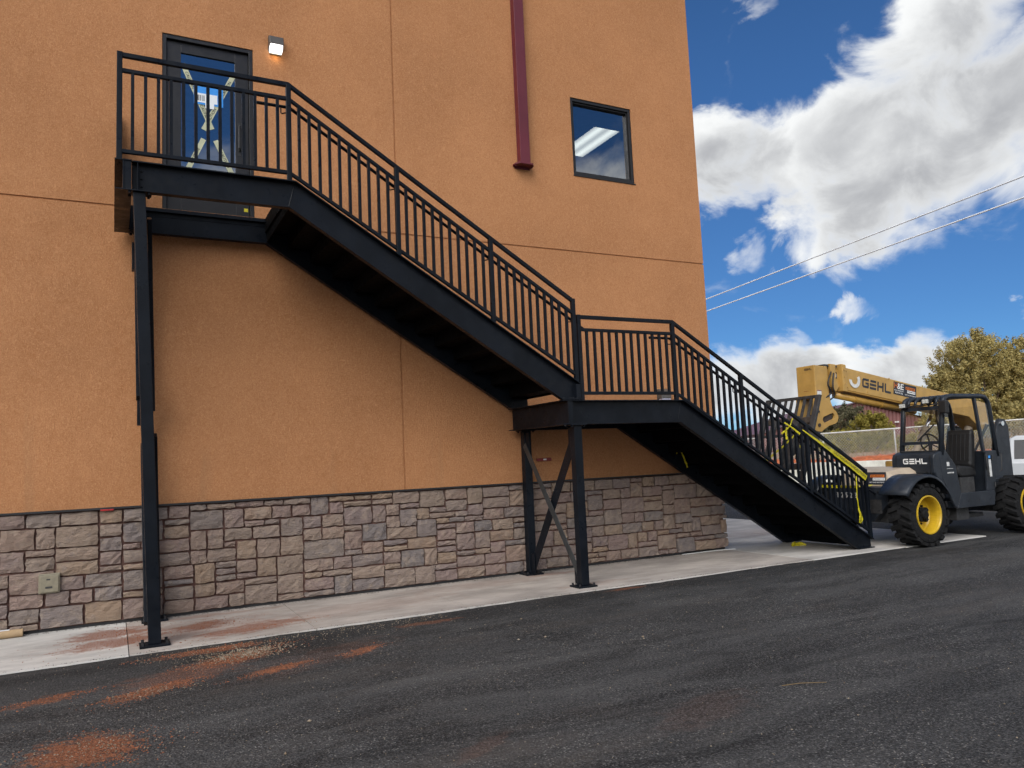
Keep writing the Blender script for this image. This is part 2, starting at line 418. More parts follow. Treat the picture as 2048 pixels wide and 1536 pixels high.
M['rim'] = pm('yellow_rim_paint', (.54, .345, .018), .38, var=.1, vs=9, dust=.22, dcol=(.24, .13, .03))
M['vinyl'] = pm('black_vinyl', (.012, .012, .0125), .5, bump=.2, bs=25)
M['chrome'] = pm('chromed_rod', (.75, .76, .78), .12, metal=1, var=.03, rv=.03)
M['rust'] = pm('muddy_steel', (.055, .042, .034), .8, var=.4, vs=15, bump=.6)
M['lens'] = pm('clear_lamp_lens', (.52, .53, .5), .18, var=.3, vs=40)
M['orange'] = pm('orange_print', (.62, .16, .025), .5, var=.06)
M['navy'] = pm('navy_print', (.018, .022, .032), .5)
M['silver'] = pm('silver_car_paint', (.46, .48, .50), .35, var=.02, rv=.02)
M['ribmaroon'] = pm('maroon_ribbed_metal', (.175, .075, .072), .5, var=.12, vs=.6)
M['ground'] = ground_mat()
M['mulch'] = pm('red_cinder_mulch', (.52, .135, .045), .95, var=.55, vs=7, bump=1., bs=9, bd=.1)
M['bark'] = pm('juniper_bark', (.14, .10, .075), .9, var=.3, vs=12, bump=.8)
M['jun'] = foliage('juniper_foliage', (.36, .30, .115), (.52, .43, .17), (.66, .55, .25))
M['jundark'] = foliage('dark_juniper_foliage', (.10, .105, .058), (.20, .185, .105), (.30, .25, .16))
M['junyel'] = foliage('yellow_green_foliage', (.24, .21, .04), (.42, .36, .07), (.52, .43, .12))
M['fencewire'] = pm('galvanised_wire', (.50, .51, .48), .5, metal=.3)
M['fencepost'] = pm('galvanised_pipe', (.58, .58, .54), .45, metal=.3)
M['straw'] = foliage('dry_straw', (.25, .17, .085), (.42, .30, .16), (.50, .38, .22))
M['pebble'] = foliage('pebble_mix', (.16, .12, .08), (.30, .24, .17), (.42, .36, .28), thin=False)
M['wire'] = pm('bright_aluminium_wire', (.88, .89, .9), .5, var=.02)
M['wood'] = pm('weathered_pole_wood', (.16, .11, .075), .9, bump=.5)
M['soil'] = pm('loose_red_soil', (.30, .11, .052), .95, var=.3, vs=25, bump=1., bs=70, bd=.02)
M['hill'] = pm('far_hill_scrub', (.12, .105, .085), .95, var=.35, vs=.02)

# ------------------------------------------------------------------ mesh builder
class MB:
    def __init__(s):
        s.v = []; s.f = []
    def add(s, vs, fs):
        o = len(s.v)
        s.v += [tuple(p) for p in vs]
        s.f += [tuple(i + o for i in f) for f in fs]
        return s
    def box(s, x0, x1, y0, y1, z0, z1, mx=None):
        vs = [(x, y, z) for x in (x0, x1) for y in (y0, y1) for z in (z0, z1)]
        if mx is not None:
            vs = [mx @ Vector(p) for p in vs]
        return s.add(vs, [(0, 1, 3, 2), (4, 6, 7, 5), (0, 4, 5, 1), (2, 3, 7, 6), (0, 2, 6, 4), (1, 5, 7, 3)])
    def prism(s, poly, a, b, axis='y'):
        """polygon extruded along an axis; poly is (x,z) for y, (y,z) for x, (x,y) for z"""
        def P(p, q):
            return {'y': (p[0], q, p[1]), 'x': (q, p[0], p[1]), 'z': (p[0], p[1], q)}[axis]
        n = len(poly)
        vs = [P(p, a) for p in poly] + [P(p, b) for p in poly]
        fs = [tuple(range(n)), tuple(range(2 * n - 1, n - 1, -1))]
        fs += [(i, i + n, (i + 1) % n + n, (i + 1) % n) for i in range(n)]
        return s.add(vs, fs)
    def beam(s, p, q, w, h, up=(0, 0, 1)):
        """rectangular bar from p to q, w across, h along up"""
        p = Vector(p); q = Vector(q)
        d_ = (q - p).normalized()
        u = Vector(up)
        if abs(d_.dot(u)) > .98:
            u = Vector((1, 0, 0))
        sd = d_.cross(u).normalized(); u = sd.cross(d_).normalized()
        vs = []
        for e in (p, q):
            for a, b in ((-1, -1), (1, -1), (1, 1), (-1, 1)):
                vs.append(e + sd * (a * w / 2) + u * (b * h / 2))
        return s.add(vs, [(3, 2, 1, 0), (4, 5, 6, 7), (0, 1, 5, 4), (1, 2, 6, 5), (2, 3, 7, 6), (3, 0, 4, 7)])
    def tube(s, pts, r, n=8, cap=True):
        pts = [Vector(p) for p in pts]
        rs = r if isinstance(r, (list, tuple)) else [r] * len(pts)
        o = len(s.v); ref = None
        for i, p in enumerate(pts):
            a = pts[max(0, i - 1)]; b = pts[min(len(pts) - 1, i + 1)]
            t_ = (b - a).normalized()
            if ref is None:
                ref = Vector((0, 0, 1)) if abs(t_.z) < .9 else Vector((1, 0, 0))
            u = t_.cross(ref).normalized(); v = u.cross(t_).normalized(); ref = v
            for j in range(n):
                an = 2 * math.pi * j / n
                s.v.append(tuple(p + (u * math.cos(an) + v * math.sin(an)) * rs[i]))
        for i in range(len(pts) - 1):
            for j in range(n):
                s.f.append((o + i * n + j, o + i * n + (j + 1) % n, o + (i + 1) * n + (j + 1) % n, o + (i + 1) * n + j))
        if cap:
            s.f.append(tuple(o + j for j in range(n - 1, -1, -1)))
            s.f.append(tuple(o + (len(pts) - 1) * n + j for j in range(n)))
        return s
    def lathe(s, prof, c, axis='y', n=32, a0=0., a1=2 * math.pi):
        """profile of (radius, along) turned about an axis through c"""
        full = abs(a1 - a0 - 2 * math.pi) < 1e-6
        m_ = n if full else n + 1
        o = len(s.v)
        for i in range(m_):
            an = a0 + (a1 - a0) * i / n
            for r, h in prof:
                if axis == 'y':
                    s.v.append((c[0] + r * math.cos(an), c[1] + h, c[2] + r * math.sin(an)))
                elif axis == 'x':
                    s.v.append((c[0] + h, c[1] + r * math.cos(an), c[2] + r * math.sin(an)))
                else:
                    s.v.append((c[0] + r * math.cos(an), c[1] + r * math.sin(an), c[2] + h))
        q = len(prof)
        for i in range(n):
            for j in range(q - 1):
                a = o + i * q + j; b = o + ((i + 1) % m_) * q + j
                s.f.append((a, a + 1, b + 1, b))
        return s
    def mesh(s, name, mat, smooth=False):
        me = bpy.data.meshes.new(name)
        me.from_pydata(s.v, [], s.f)
        if smooth:
            me.polygons.foreach_set('use_smooth', [True] * len(me.polygons))
        me.materials.append(M[mat] if isinstance(mat, str) else mat)
        me.update()
        return me
    def build(s, name, mat, parent=None, smooth=False, bevel=0., auto=False):
        me = s.mesh(name, mat, smooth)
        return link(name, me, parent, bevel)
def link(name, me, parent=None, bevel=0., loc=None):
    o = bpy.data.objects.new(name, me)
    COL.objects.link(o)
    if parent is not None:
        o.parent = parent
        par = parent
        off = Vector(par.location)
        while par.parent is not None:
            par = par.parent
            off += Vector(par.location)
        o.location = -off
    if loc is not None:
        o.location = Vector(o.location) + Vector(loc)
    if bevel:
        b = o.modifiers.new('bevel', 'BEVEL')
        b.width = bevel; b.segments = 2; b.limit_method = 'ANGLE'; b.angle_limit = R_(40)
        b.harden_normals = False
    return o
def thing(name, label, cat, loc=(0, 0, 0), group=None):
    o = bpy.data.objects.new(name, None)
    COL.objects.link(o)
    o.location = loc
    o.empty_display_size = .1
    return tag(o, label, cat, group)
def tag(o, label=None, cat=None, group=None, kind=None):
    if label: o['label'] = label
    if cat: o['category'] = cat
    if group: o['group'] = group
    if kind: o['kind'] = kind
    return o
def struct(o):
    o['kind'] = 'structure'
    return o

# lettering is turned into meshes first, while the scene is still light
TXT = {}
def make_texts(words):
    obs = []
    for wd in words:
        cu_ = bpy.data.curves.new('lettering', 'FONT')
        cu_.body = wd
        cu_.size = 1
        cu_.align_x = 'CENTER'; cu_.align_y = 'CENTER'
        cu_.resolution_u = 2
        cu_.offset = .012
        ob = bpy.data.objects.new('lettering', cu_)
        COL.objects.link(ob)
        obs.append((wd, ob))
    dg = bpy.context.evaluated_depsgraph_get()
    for wd, ob in obs:
        me = bpy.data.meshes.new_from_object(ob.evaluated_get(dg))
        vs = [v.co.copy() for v in me.vertices]
        fs = [tuple(p.vertices) for p in me.polygons]
        xs = [v.x for v in vs]; ys = [v.y for v in vs]
        cx, cy = (max(xs) + min(xs)) / 2, (max(ys) + min(ys)) / 2
        TXT[wd] = ([(v.x - cx, v.y - cy) for v in vs], fs, max(xs) - min(xs), max(ys) - min(ys))
        bpy.data.objects.remove(ob)
        bpy.data.meshes.remove(me)
make_texts(['CAUTION', 'H', '&', 'E', 'EQUIPMENT', 'SERVICES', '877-700-RENT', 'HE-EQUIPMENT.COM', 'RENT SALES PARTS SERVICE', 'ONLY SALES PARTS SERVICE', '0', '1', '2', '5', '8', 'JUN'])
def text(mb, wd, c, ux, uy, w=None, h=None, off=0.):
    vs, fs, tw, th = TXT[wd]
    sx = (w / tw) if w else h / th
    sy = (h / th) if h else sx
    c = Vector(c); ux = Vector(ux).normalized(); uy = Vector(uy).normalized()
    nn = ux.cross(uy) * off
    mb.add([c + ux * (x * sx) + uy * (y * sy) + nn for x, y in vs], fs)
    return mb
def quad(mb, c, ux, uy, w, h, off=0.):
    c = Vector(c); ux = Vector(ux).normalized(); uy = Vector(uy).normalized()
    nn = ux.cross(uy) * off
    return mb.add([c + ux * (a * w / 2) + uy * (b * h / 2) + nn for a, b in ((-1, -1), (1, -1), (1, 1), (-1, 1))], [(0, 1, 2, 3)])
def gehl(mb, c, ux, uy, w, h, off):
    """the four squared letters of the maker's name, w x h overall"""
    t = .24
    G = [[(.16, 1 - t), (.16 + .0, 1), (1, 1), (1, 1 - t)], [(0, .16), (0, .84), (.16, 1), (.16, 0)], [(.16, t), (.2, .2), (.2, .8), (.16, 1 - t)], [(.16, 0), (.16, t), (1, t), (1, .1), (.92, 0)], [(1 - .2, t), (1 - .2, .40), (1, .40), (1, t)], [(.5, .40), (.5, .60), (1, .60), (1, .40)]]
    Eb = [[(.08, 1 - t), (.08, 1), (1, 1), (1, 1 - t)], [(0, .38), (0, .62), (1, .62), (1, .38)], [(.08, 0), (0, .1), (0, t), (1, t), (1, 0)]]
    Hb = [[(0, 0), (0, 1), (.22, 1), (.22, 0)], [(.78, 0), (.78, 1), (1, 1), (1, 0)], [(.22, .38), (.22, .62), (.78, .62), (.78, .38)]]
    Lb = [[(0, .1), (0, 1), (.22, 1), (.22, t), (.22, 0), (.1, 0)], [(.22, 0), (.22, t), (.95, t), (1, .18), (1, .06), (.95, 0)]]
    c = Vector(c); ux = Vector(ux).normalized(); uy = Vector(uy).normalized()
    nn = ux.cross(uy) * off
    lw = .222; gp = (1 - 4 * lw) / 3
    for i, L in enumerate((G, Eb, Hb, Lb)):
        for poly in L:
            ps = [c + ux * ((i * (lw + gp) + p[0] * lw - .5) * w) + uy * ((p[1] - .5) * h) + nn for p in poly]
            ar = sum(poly[j - 1][0] * poly[j][1] - poly[j][0] * poly[j - 1][1] for j in range(len(poly)))
            if ar < 0: ps.reverse()
            mb.add(ps, [tuple(range(len(ps)))])
    return mb
EX, EY, EZ = Vector((1, 0, 0)), Vector((0, 1, 0)), Vector((0, 0, 1))

# ================================================================== ground
gm = MB()
NGX = 60
gx = [-1500 + 3000 * i / NGX for i in range(NGX + 1)]
gm.add([(-3000, -3000, -.06), (3000, -3000, -.06), (3000, 3000, -.06), (-3000, 3000, -.06)], [(0, 1, 2, 3)])
struct(gm.build('ground', 'ground'))
am = MB()
am.add([(-60, -60, -.014), (75, -60, -.014), (75, 60, -.014), (-60, 60, -.014)], [(0, 1, 2, 3)])
struct(am.build('asphalt_lot', 'asphalt'))

# concrete walk along the wall: single slabs with tooled joints between them
WEDGE = -1.86
walk = MB()
walk.box(-14.2, 13.05, -1.84, 6.0, -.16, -.016)
walko = struct(walk.build('sidewalk', 'concrete'))
slab_edges = [-14, -10.4, -6.9, -3.4, .145, 1.86, 3.56, 5.26, 6.96, 9.0]
rng = random.Random(5)
for a, b in zip(slab_edges[:-1], slab_edges[1:]):
    # front edge slightly ragged where the asphalt laps it
    n = max(2, int((b - a) / .12))
    pts = [(a + .004 + (b - a - .008) * i / n, WEDGE + rng.uniform(-.012, .012) + (.02 * math.sin((a + (b - a) * i / n) * 1.7))) for i in range(n + 1)]
    poly = pts + [(b - .004, -.035), (a + .004, -.035)]
    mb = MB().prism(poly, -.10, 0.0 + rng.uniform(-.0015, .0015), 'z')
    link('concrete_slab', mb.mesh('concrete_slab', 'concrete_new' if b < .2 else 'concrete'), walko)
for (x0, x1, y0, y1) in [(9.008, 11.03, -1.87, .62), (11.04, 13.08, -1.90, .62), (9.05, 11.03, .63, 3.1), (11.04, 13.09, .63, 3.1), (9.05, 11.03, 3.11, 5.9), (11.04, 13.09, 3.11, 5.9)]:
    mb = MB().box(x0, x1, y0, y1, -.10, .0)
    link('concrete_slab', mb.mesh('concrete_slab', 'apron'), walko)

# ================================================================== the stucco building
XL, XC, HB, DB = -14., 9.01, 11.2, 18.
bld = thing('stucco_building', 'orange stucco building with a grey brown stone base and dark bronze openings', 'building', (0, 0, 0))
def holed_panel(x0, x1, z0, z1, holes, y0=0., y1=.25):
    xs = sorted({x0, x1, *[h[0] for h in holes], *[h[1] for h in holes]})
    zs = sorted({z0, z1, *[h[2] for h in holes], *[h[3] for h in holes]})
    mb = MB()
    def solid(i, j):
        if i < 0 or j < 0 or i >= len(xs) - 1 or j >= len(zs) - 1: return False
        cx = (xs[i] + xs[i + 1]) / 2; cz = (zs[j] + zs[j + 1]) / 2
        return not any(h[0] < cx < h[1] and h[2] < cz < h[3] for h in holes)
    for i in range(len(xs) - 1):
        for j in range(len(zs) - 1):
            if not solid(i, j): continue
            a, b, c, e = xs[i], xs[i + 1], zs[j], zs[j + 1]
            mb.add([(a, y0, c), (b, y0, c), (b, y0, e), (a, y0, e)], [(0, 1, 2, 3)])
            mb.add([(a, y1, c), (b, y1, c), (b, y1, e), (a, y1, e)], [(3, 2, 1, 0)])
            if not solid(i - 1, j): mb.add([(a, y0, c), (a, y0, e), (a, y1, e), (a, y1, c)], [(0, 1, 2, 3)])
            if not solid(i + 1, j): mb.add([(b, y0, c), (b, y1, c), (b, y1, e), (b, y0, e)], [(0, 1, 2, 3)])
            if not solid(i, j - 1): mb.add([(a, y0, c), (a, y1, c), (b, y1, c), (b, y0, c)], [(0, 1, 2, 3)])
            if not solid(i, j + 1): mb.add([(a, y0, e), (b, y0, e), (b, y1, e), (a, y1, e)], [(0, 1, 2, 3)])
    return mb
DX0, DX1, DZ0, DZ1 = .517, 1.597, 4.852, 7.103
WX0, WX1, WZ0, WZ1 = 6.468, 7.656, 6.058, 7.364
g = .011
ZS, XS = 4.827, 3.5026
holed_panel(XL, XS - g, 1.294, ZS - g, []).build('stucco_panel', 'stucco', bld, bevel=.006)
holed_panel(XS + g, XC, 1.294, ZS - g, []).build('stucco_panel', 'stucco', bld, bevel=.006)
holed_panel(XL, XS - g, ZS + g, HB, [(DX0, DX1, DZ0, DZ1)]).build('stucco_panel', 'stucco', bld, bevel=.006)
holed_panel(XS + g, XC, ZS + g, HB, [(WX0, WX1, WZ0, WZ1)]).build('stucco_panel', 'stucco', bld, bevel=.006)
MB().box(XL, XC - .012, .014, .24, ZS - g, ZS + g).build('reveal_joint', 'stucco', bld)
MB().box(XS - g, XS + g, .016, .24, 1.294, ZS - g - .001).build('reveal_joint', 'stucco', bld)
MB().box(XS - g, XS + g, .016, .24, ZS + g + .001, HB).build('reveal_joint', 'stucco', bld)
for y0, y1 in ((.252, 6.0), (6.022, 12.0), (12.022, DB)):
    MB().box(XC - .25, XC - .001, y0, y1, 1.294, ZS - g).build('stucco_panel', 'stucco', bld, bevel=.006)
    MB().box(XC - .25, XC - .001, y0, y1, ZS + g, HB).build('stucco_panel', 'stucco', bld, bevel=.006)
MB().box(XC - .24, XC - .014, .252, DB, ZS - g, ZS + g).build('reveal_joint', 'stucco', bld)
MB().box(XL, XC - .26, DB - .25, DB - .002, 0, HB).build('rear_wall', 'stucco', bld)
MB().box(XL, XL + .25, .26, DB - .26, 0, HB).build('side_wall', 'stucco', bld)
MB().box(XL + .26, XC - .26, .26, DB - .26, HB - .6, HB - .4).build('roof', 'trim', bld)
MB().box(XL - .03, XC + .03, -.03, .28, HB + .001, HB + .06).build('parapet_cap', 'trim', bld)
# interior floor, ceiling and room walls that show through the glass
MB().box(XL + .26, XC - .26, .26, 7.0, 4.55, 4.80).build('upper_floor', 'room', bld)
MB().box(XL + .26, XC - .26, .26, 7.0, 7.705, 7.75).build('ceiling', 'ceil', bld)
MB().box(XL + .26, XC - .26, 7.01, 7.1, 4.56, 7.74).build('interior_wall', 'room', bld)
MB().box(3.2, 3.3, .26, 7.0, 4.81, 7.70).build('interior_wall', 'room', bld)
MB().box(XC - .31, XC - .262, .26, 7.0, 4.81, 7.70).build('interior_wall', 'room', bld)
# stone base: mortar bed, cap flashing, kick strip
MB().box(XL, XC + .018, -.028, .25, .03, 1.272).build('mortar_bed', 'mortar', bld)
MB().box(XC - .25, XC + .018, .251, DB, .03, 1.272).build('mortar_bed', 'mortar', bld)
MB().box(XL, XC + .085, -.092, .0, 1.273, 1.293).build('cap_flashing', 'trim', bld)
MB().box(XC + .001, XC + .085, .001, DB, 1.2735, 1.2925).build('cap_flashing', 'trim', bld)
MB().box(XL, XC + .01, -.035, .2, -.09, .029).build('base_flashing', 'trim', bld)
MB().box(XC - .2, XC + .01, .201, DB, -.09, .029).build('base_flashing', 'trim', bld)

# random ashlar: sweep a grid from left to right, each stone starts at the leftmost free cell
def ashlar(x0, x1, z0, z1, seed):
    rg = random.Random(seed)
    U, NV = .047, 16
    V = (z1 - z0) / NV
    NU = int(round((x1 - x0) / U))
    front = [0] * NV
    out = []
    while min(front) < NU:
        mn = min(front)
        j = front.index(mn)
        run = 1
        while j + run < NV and front[j + run] == mn: run += 1
        hs = [h for h in (1, 1, 2, 2, 2, 2, 2, 3, 3) if h <= run]
        if run == 3 and rg.random() < .6: hs = [3, 2, 1]
        if run == 4: hs = [2, 2, 3]
        h = run if run in (2, 3) and rg.random() < .6 else rg.choice(hs)
        w = rg.choice({1: (4, 5, 5, 6, 7, 8), 2: (4, 5, 6, 7, 7, 8, 9), 3: (5, 6, 7, 8, 9)}[h])
        # often finish flush with a neighbour, so courses break up and merge
        tg = []
        if j > 0: tg.append(front[j - 1] - mn)
        if j + h < NV: tg.append(front[j + h] - mn)
        tg = [q for q in tg if (3 if h == 1 else 4) <= q <= 9]
        if tg and rg.random() < .62: w = rg.choice(tg)
        elif any(abs(w - q) == 1 for q in tg): w += rg.choice((1, 2))
        if NU - (mn + w) < 3: w = NU - mn
        for q in range(h): front[j + q] = mn + w
        out.append((x0 + mn * U, x0 + (mn + w) * U, z0 + j * V, z0 + (j + h) * V))
    return out
def stone_mesh(mb, x0, x1, z0, z1, rg, face='y', base=-.03, proud=.044):
    gpx = rg.uniform(.0075, .0125)
    x0 += gpx; x1 -= gpx; z0 += gpx; z1 -= gpx
    nx = 5 if x1 - x0 > .25 else 4 if x1 - x0 > .14 else 3
    nz = 4 if z1 - z0 > .18 else 3
    pr = proud * rg.uniform(.75, 1.25)
    tx, tz = rg.uniform(-.012, .012), rg.uniform(-.012, .012)
    pts = []
    for j in range(nz + 1):
        for i in range(nx + 1):
            fx, fz = i / nx, j / nz
            ex = i in (0, nx); ez = j in (0, nz)
            x = x0 + (x1 - x0) * fx + rg.uniform(-1, 1) * (.007 if ex else .012)
            z = z0 + (z1 - z0) * fz + rg.uniform(-1, 1) * (.006 if ez else .010)
            dpt = pr + tx * (fx - .5) + tz * (fz - .5) + rg.uniform(-.009, .010)
            if ex or ez: dpt -= rg.uniform(.005, .013)
            if ex and ez: dpt -= .003; x += (.002 if i == 0 else -.002); z += (.002 if j == 0 else -.002)
            pts.append((x, dpt, z))
    W = nx + 1
    def P(x, dep, z): return (x, base - dep, z) if face == 'y' else (-base + dep, x, z)
    vs = [P(*p) for p in pts]
    fs = []
    for j in range(nz):
        for i in range(nx):
            a = j * W + i
            fs.append((a, a + 1, a + W + 1, a + W))
    rim = [i for i in range(W)] + [j * W + nx for j in range(1, nz + 1)] + [nz * W + i for i in range(nx - 1, -1, -1)] + [j * W for j in range(nz - 1, 0, -1)]
    o = len(vs)
    for r_ in rim:
        x, dep, z = pts[r_]
        vs.append(P(x, -.01, z))
    L = len(rim)
    for q in range(L):
        fs.append((rim[(q + 1) % L], rim[q], o + q, o + (q + 1) % L))
    if face == 'x': fs = [tuple(reversed(f)) for f in fs]
    mb.add(vs, fs)
BOX = (-.70, -.50, .415, .622)
stones = ashlar(-2.15, XC + .055, .032, 1.268, 21)
rg = random.Random(9)
vis = sorted([s for s in stones if s[1] > -1.25], key=lambda s: -(s[1] - s[0]) * (s[3] - s[2]) / (((s[0] + s[1]) / 2) ** 2 + 99))
single = set(vis[:300])
mass = MB()
for s in stones:
    if s in single:
        mb = MB(); stone_mesh(mb, *s, rg)
        link('stone', mb.mesh('stone', 'stone'), bld)
    else:
        stone_mesh(mass, *s, rg)
for s in ashlar(-14, -2.16, .032, 1.268, 33): stone_mesh(mass, *s, rg)
for s in ashlar(-.03, 7.0, .032, 1.268, 34): stone_mesh(mass, *s, rg, face='x', base=-(XC + .018))
tag(mass.build('stone_mass', 'stone_isl', bld), kind='stuff')

# door: frame, leaf, glass, tape cross, poster, pull handle
yD = .055
df = MB()
for a in ((DX0 + .002, DX0 + .05, DZ0, DZ1 - .002), (DX1 - .05, DX1 - .002, DZ0, DZ1 - .002), (DX0 + .0501, DX1 - .0501, DZ1 - .052, DZ1 - .002)):
    df.box(a[0], a[1], .012, .16, a[2], a[3])
door = df.build('door', 'bronze', bld, bevel=.003)
leaf = MB()
gx0, gx1, gz0, gz1 = .735, 1.380, 5.115, 6.912
lx0, lx1, lz0, lz1 = DX0 + .054, DX1 - .054, DZ0 + .008, DZ1 - .056
leaf.box(lx0, gx0, yD, yD + .045, lz0, lz1)
leaf.box(gx1, lx1, yD, yD + .045, lz0, lz1)
leaf.box(gx0 + .0001, gx1 - .0001, yD, yD + .045, lz0, gz0)
leaf.box(gx0 + .0001, gx1 - .0001, yD, yD + .045, gz1, lz1)
leaf.build('door_leaf', 'bronze', door, bevel=.003)
MB().add([(gx0 - .004, yD + .02, gz0 - .004), (gx1 + .004, yD + .02, gz0 - .004), (gx1 + .004, yD + .02, gz1 + .004), (gx0 - .004, yD + .02, gz1 + .004)], [(0, 1, 2, 3)]).build('door_glass', 'doorglass', door)
MB().box(DX0, DX1, .005, .2, DZ0 - .001, DZ0 + .007).build('threshold', 'bronze', door)
hd = MB()
hx = 1.43
hd.tube([(hx, yD, 6.04), (hx, yD - .055, 6.04), (hx - .012, yD - .07, 6.028), (hx - .012, yD - .07, 5.74), (hx, yD - .055, 5.727), (hx, yD, 5.727)], .012, 8)
hd.box(hx - .022, hx + .022, yD - .004, yD + .001, 5.66, 6.1)
hd.build('pull_handle', 'black', door, smooth=False)
pb = MB().box(gx0, gx1, yD + .04, yD + .06, 5.86, 5.95)
pb.tube([(gx0 - .05, yD + .09, 5.905), (gx1 + .05, yD + .09, 5.905)], .017, 8)
pb.build('push_bar', 'bronze', door)
yT = yD + .0165
def strip(mb, p, q, w, y=yT):
    p = Vector((p[0], y, p[1])); q = Vector((q[0], y, q[1]))
    dd = (q - p).normalized(); sd = Vector((-dd.z, 0, dd.x)) * w / 2
    mb.add([p - sd, q - sd, q + sd, p + sd], [(0, 1, 2, 3)] if (q - p).cross(sd).y < 0 else [(3, 2, 1, 0)])
tp = MB(); tx_ = MB()
for p, q, yy in (((.755, 6.78), (1.10, 5.97), yT), ((1.365, 6.74), (1.0, 5.95), yT - .0015), ((.79, 5.36), (1.0, 5.83), yT), ((1.36, 5.36), (1.14, 5.83), yT - .0015)):
    strip(tp, p, q, .062, yy)
    dd = Vector((q[0] - p[0], 0, q[1] - p[1])); L = dd.length; dd.normalize()
    if dd.x < 0: dd = -dd; p, q = q, p
    up = Vector((-dd.z, 0, dd.x))
    for i in range(max(1, int(L / .3))):
        f = (i + .5) / max(1, int(L / .3))
        c = Vector((p[0] + (q[0] - p[0]) * f, yy - .001, p[1] + (q[1] - p[1]) * f))
        text(tx_, 'CAUTION', c, dd, up, h=.036)
tape = tp.build('glass_tape', 'tape_pale', door)
tag(tape, 'pale caution tape stuck in crosses on the door glass')
tx_.build('tape_lettering', 'slate', door)
ps = MB()
ps.box(.885, 1.235, yT - .006, yT - .003, 6.28, 6.53)
post_ = tag(ps.build('poster', 'bluesheet', door), 'blue and white notice taped to the door glass')
pp = MB()
pp.box(.905, 1.165, yT - .008, yT - .0062, 6.305, 6.425)
pp.box(1.02, 1.125, yT - .0095, yT - .0082, 6.235, 6.36)
pp.build('notice_paper', 'paper', door)
bars = MB()
for i, x in enumerate((.93, .945, .962, .985, 1.0)):
    bars.box(x, x + (.006 if i % 2 else .01), yT - .0092, yT - .0083, 6.325, 6.40)
bars.build('notice_print', 'black', door)
MB().box(1.475, 1.525, yD - .003, yD - .0005, 4.93, 4.975).build('yellow_sticker', 'yellow', door)
for zz in (5.1, 6.0, 6.85):
    MB().tube([(lx0 - .012, yD - .004, zz - .06), (lx0 - .012, yD - .004, zz + .06)], .011, 8).build('hinge', 'bronze', door)

# upper window
wf = MB()
for a in ((WX0 + .002, WX0 + .05, WZ0 + .02, WZ1 - .002), (WX1 - .05, WX1 - .002, WZ0 + .02, WZ1 - .002), (WX0 + .0501, WX1 - .0501, WZ1 - .05, WZ1 - .002), (WX0 + .0501, WX1 - .0501, WZ0 + .02, WZ0 + .075)):
    wf.box(a[0], a[1], .014, .15, a[2], a[3])
win = wf.build('window', 'bronze', bld, bevel=.003)
wi = MB()
for a in ((WX0 + .0505, WX0 + .074, WZ0 + .076, WZ1 - .051), (WX1 - .074, WX1 - .0505, WZ0 + .076, WZ1 - .051), (WX0 + .0745, WX1 - .0745, WZ1 - .074, WZ1 - .051), (WX0 + .0745, WX1 - .0745, WZ0 + .076, WZ0 + .098)):
    wi.box(a[0], a[1], .04, .13, a[2], a[3])
wi.build('sash', 'bronze', win, bevel=.002)
MB().add([(WX0 + .06, .088, WZ0 + .085), (WX1 - .06, .088, WZ0 + .085), (WX1 - .06, .088, WZ1 - .06), (WX0 + .06, .088, WZ1 - .06)], [(0, 1, 2, 3)]).build('window_pane', 'glass', win)
MB().box(WX0 - .006, WX1 + .010, -.012, .16, WZ0 + .002, WZ0 + .019).build('window_sill', 'bronze', win)
# ceiling light in the room behind the window
tf = thing('ceiling_light', 'white lit ceiling panel seen inside through the small square window', 'light', (8.17, 2.05, 7.70))
MB().box(7.875, 8.475, 1.39, 2.72, 7.69, 7.7045).build('light_frame', 'frame_w', tf)
MB().add([(7.895, 1.41, 7.688), (8.455, 1.41, 7.688), (8.455, 2.70, 7.688), (7.895, 2.70, 7.688)], [(3, 2, 1, 0)]).build('diffuser', 'troffer', tf)

# wall lights
def wall_pack(x0, x1, z0, z1, label, lit):
    cx = (x0 + x1) / 2
    o = thing('wall_light', label, 'light', (cx, 0, z0), 'bronze wall lights on the stucco')
    h = z1 - z0
    hb = MB().prism([(-.001, z0 + .02), (-.001, z1), (-.05, z1), (-.115, z1 - h * .16), (-.135, z0 + h * .36), (-.05, z0 + h * .36)], x0, x1, 'x')
    hb.build('housing', 'lamphouse', o, bevel=.008)
    ln = MB().prism([(-.012, z0), (-.012, z0 + h * .355), (-.13, z0 + h * .355), (-.118, z0 + h * .10), (-.06, z0)], x0 + .012, x1 - .012, 'x')
    ln.build('lens', 'lamplens' if lit else 'lens_off', o, bevel=.006)
    MB().box(x0 + .02, x1 - .02, -.02, -.0005, z0 - .012, z0 + .02).build('back_plate', 'lamphouse', o)
    if lit:
        l = bpy.data.lights.new('lamp_glow', 'POINT')
        l.energy = .13; l.color = (1, .66, .22); l.shadow_soft_size = .03
        lo = bpy.data.objects.new('lamp_glow', l)
        COL.objects.link(lo); lo.parent = o
        lo.location = (0, -.06, -.05)
    return o
wall_pack(1.79, 1.972, 7.10, 7.325, 'lit bronze wall light beside the top of the upper door', True)
wall_pack(7.83, 8.03, 2.41, 2.66, 'unlit wall light low on the stucco behind the middle landing railing', False)

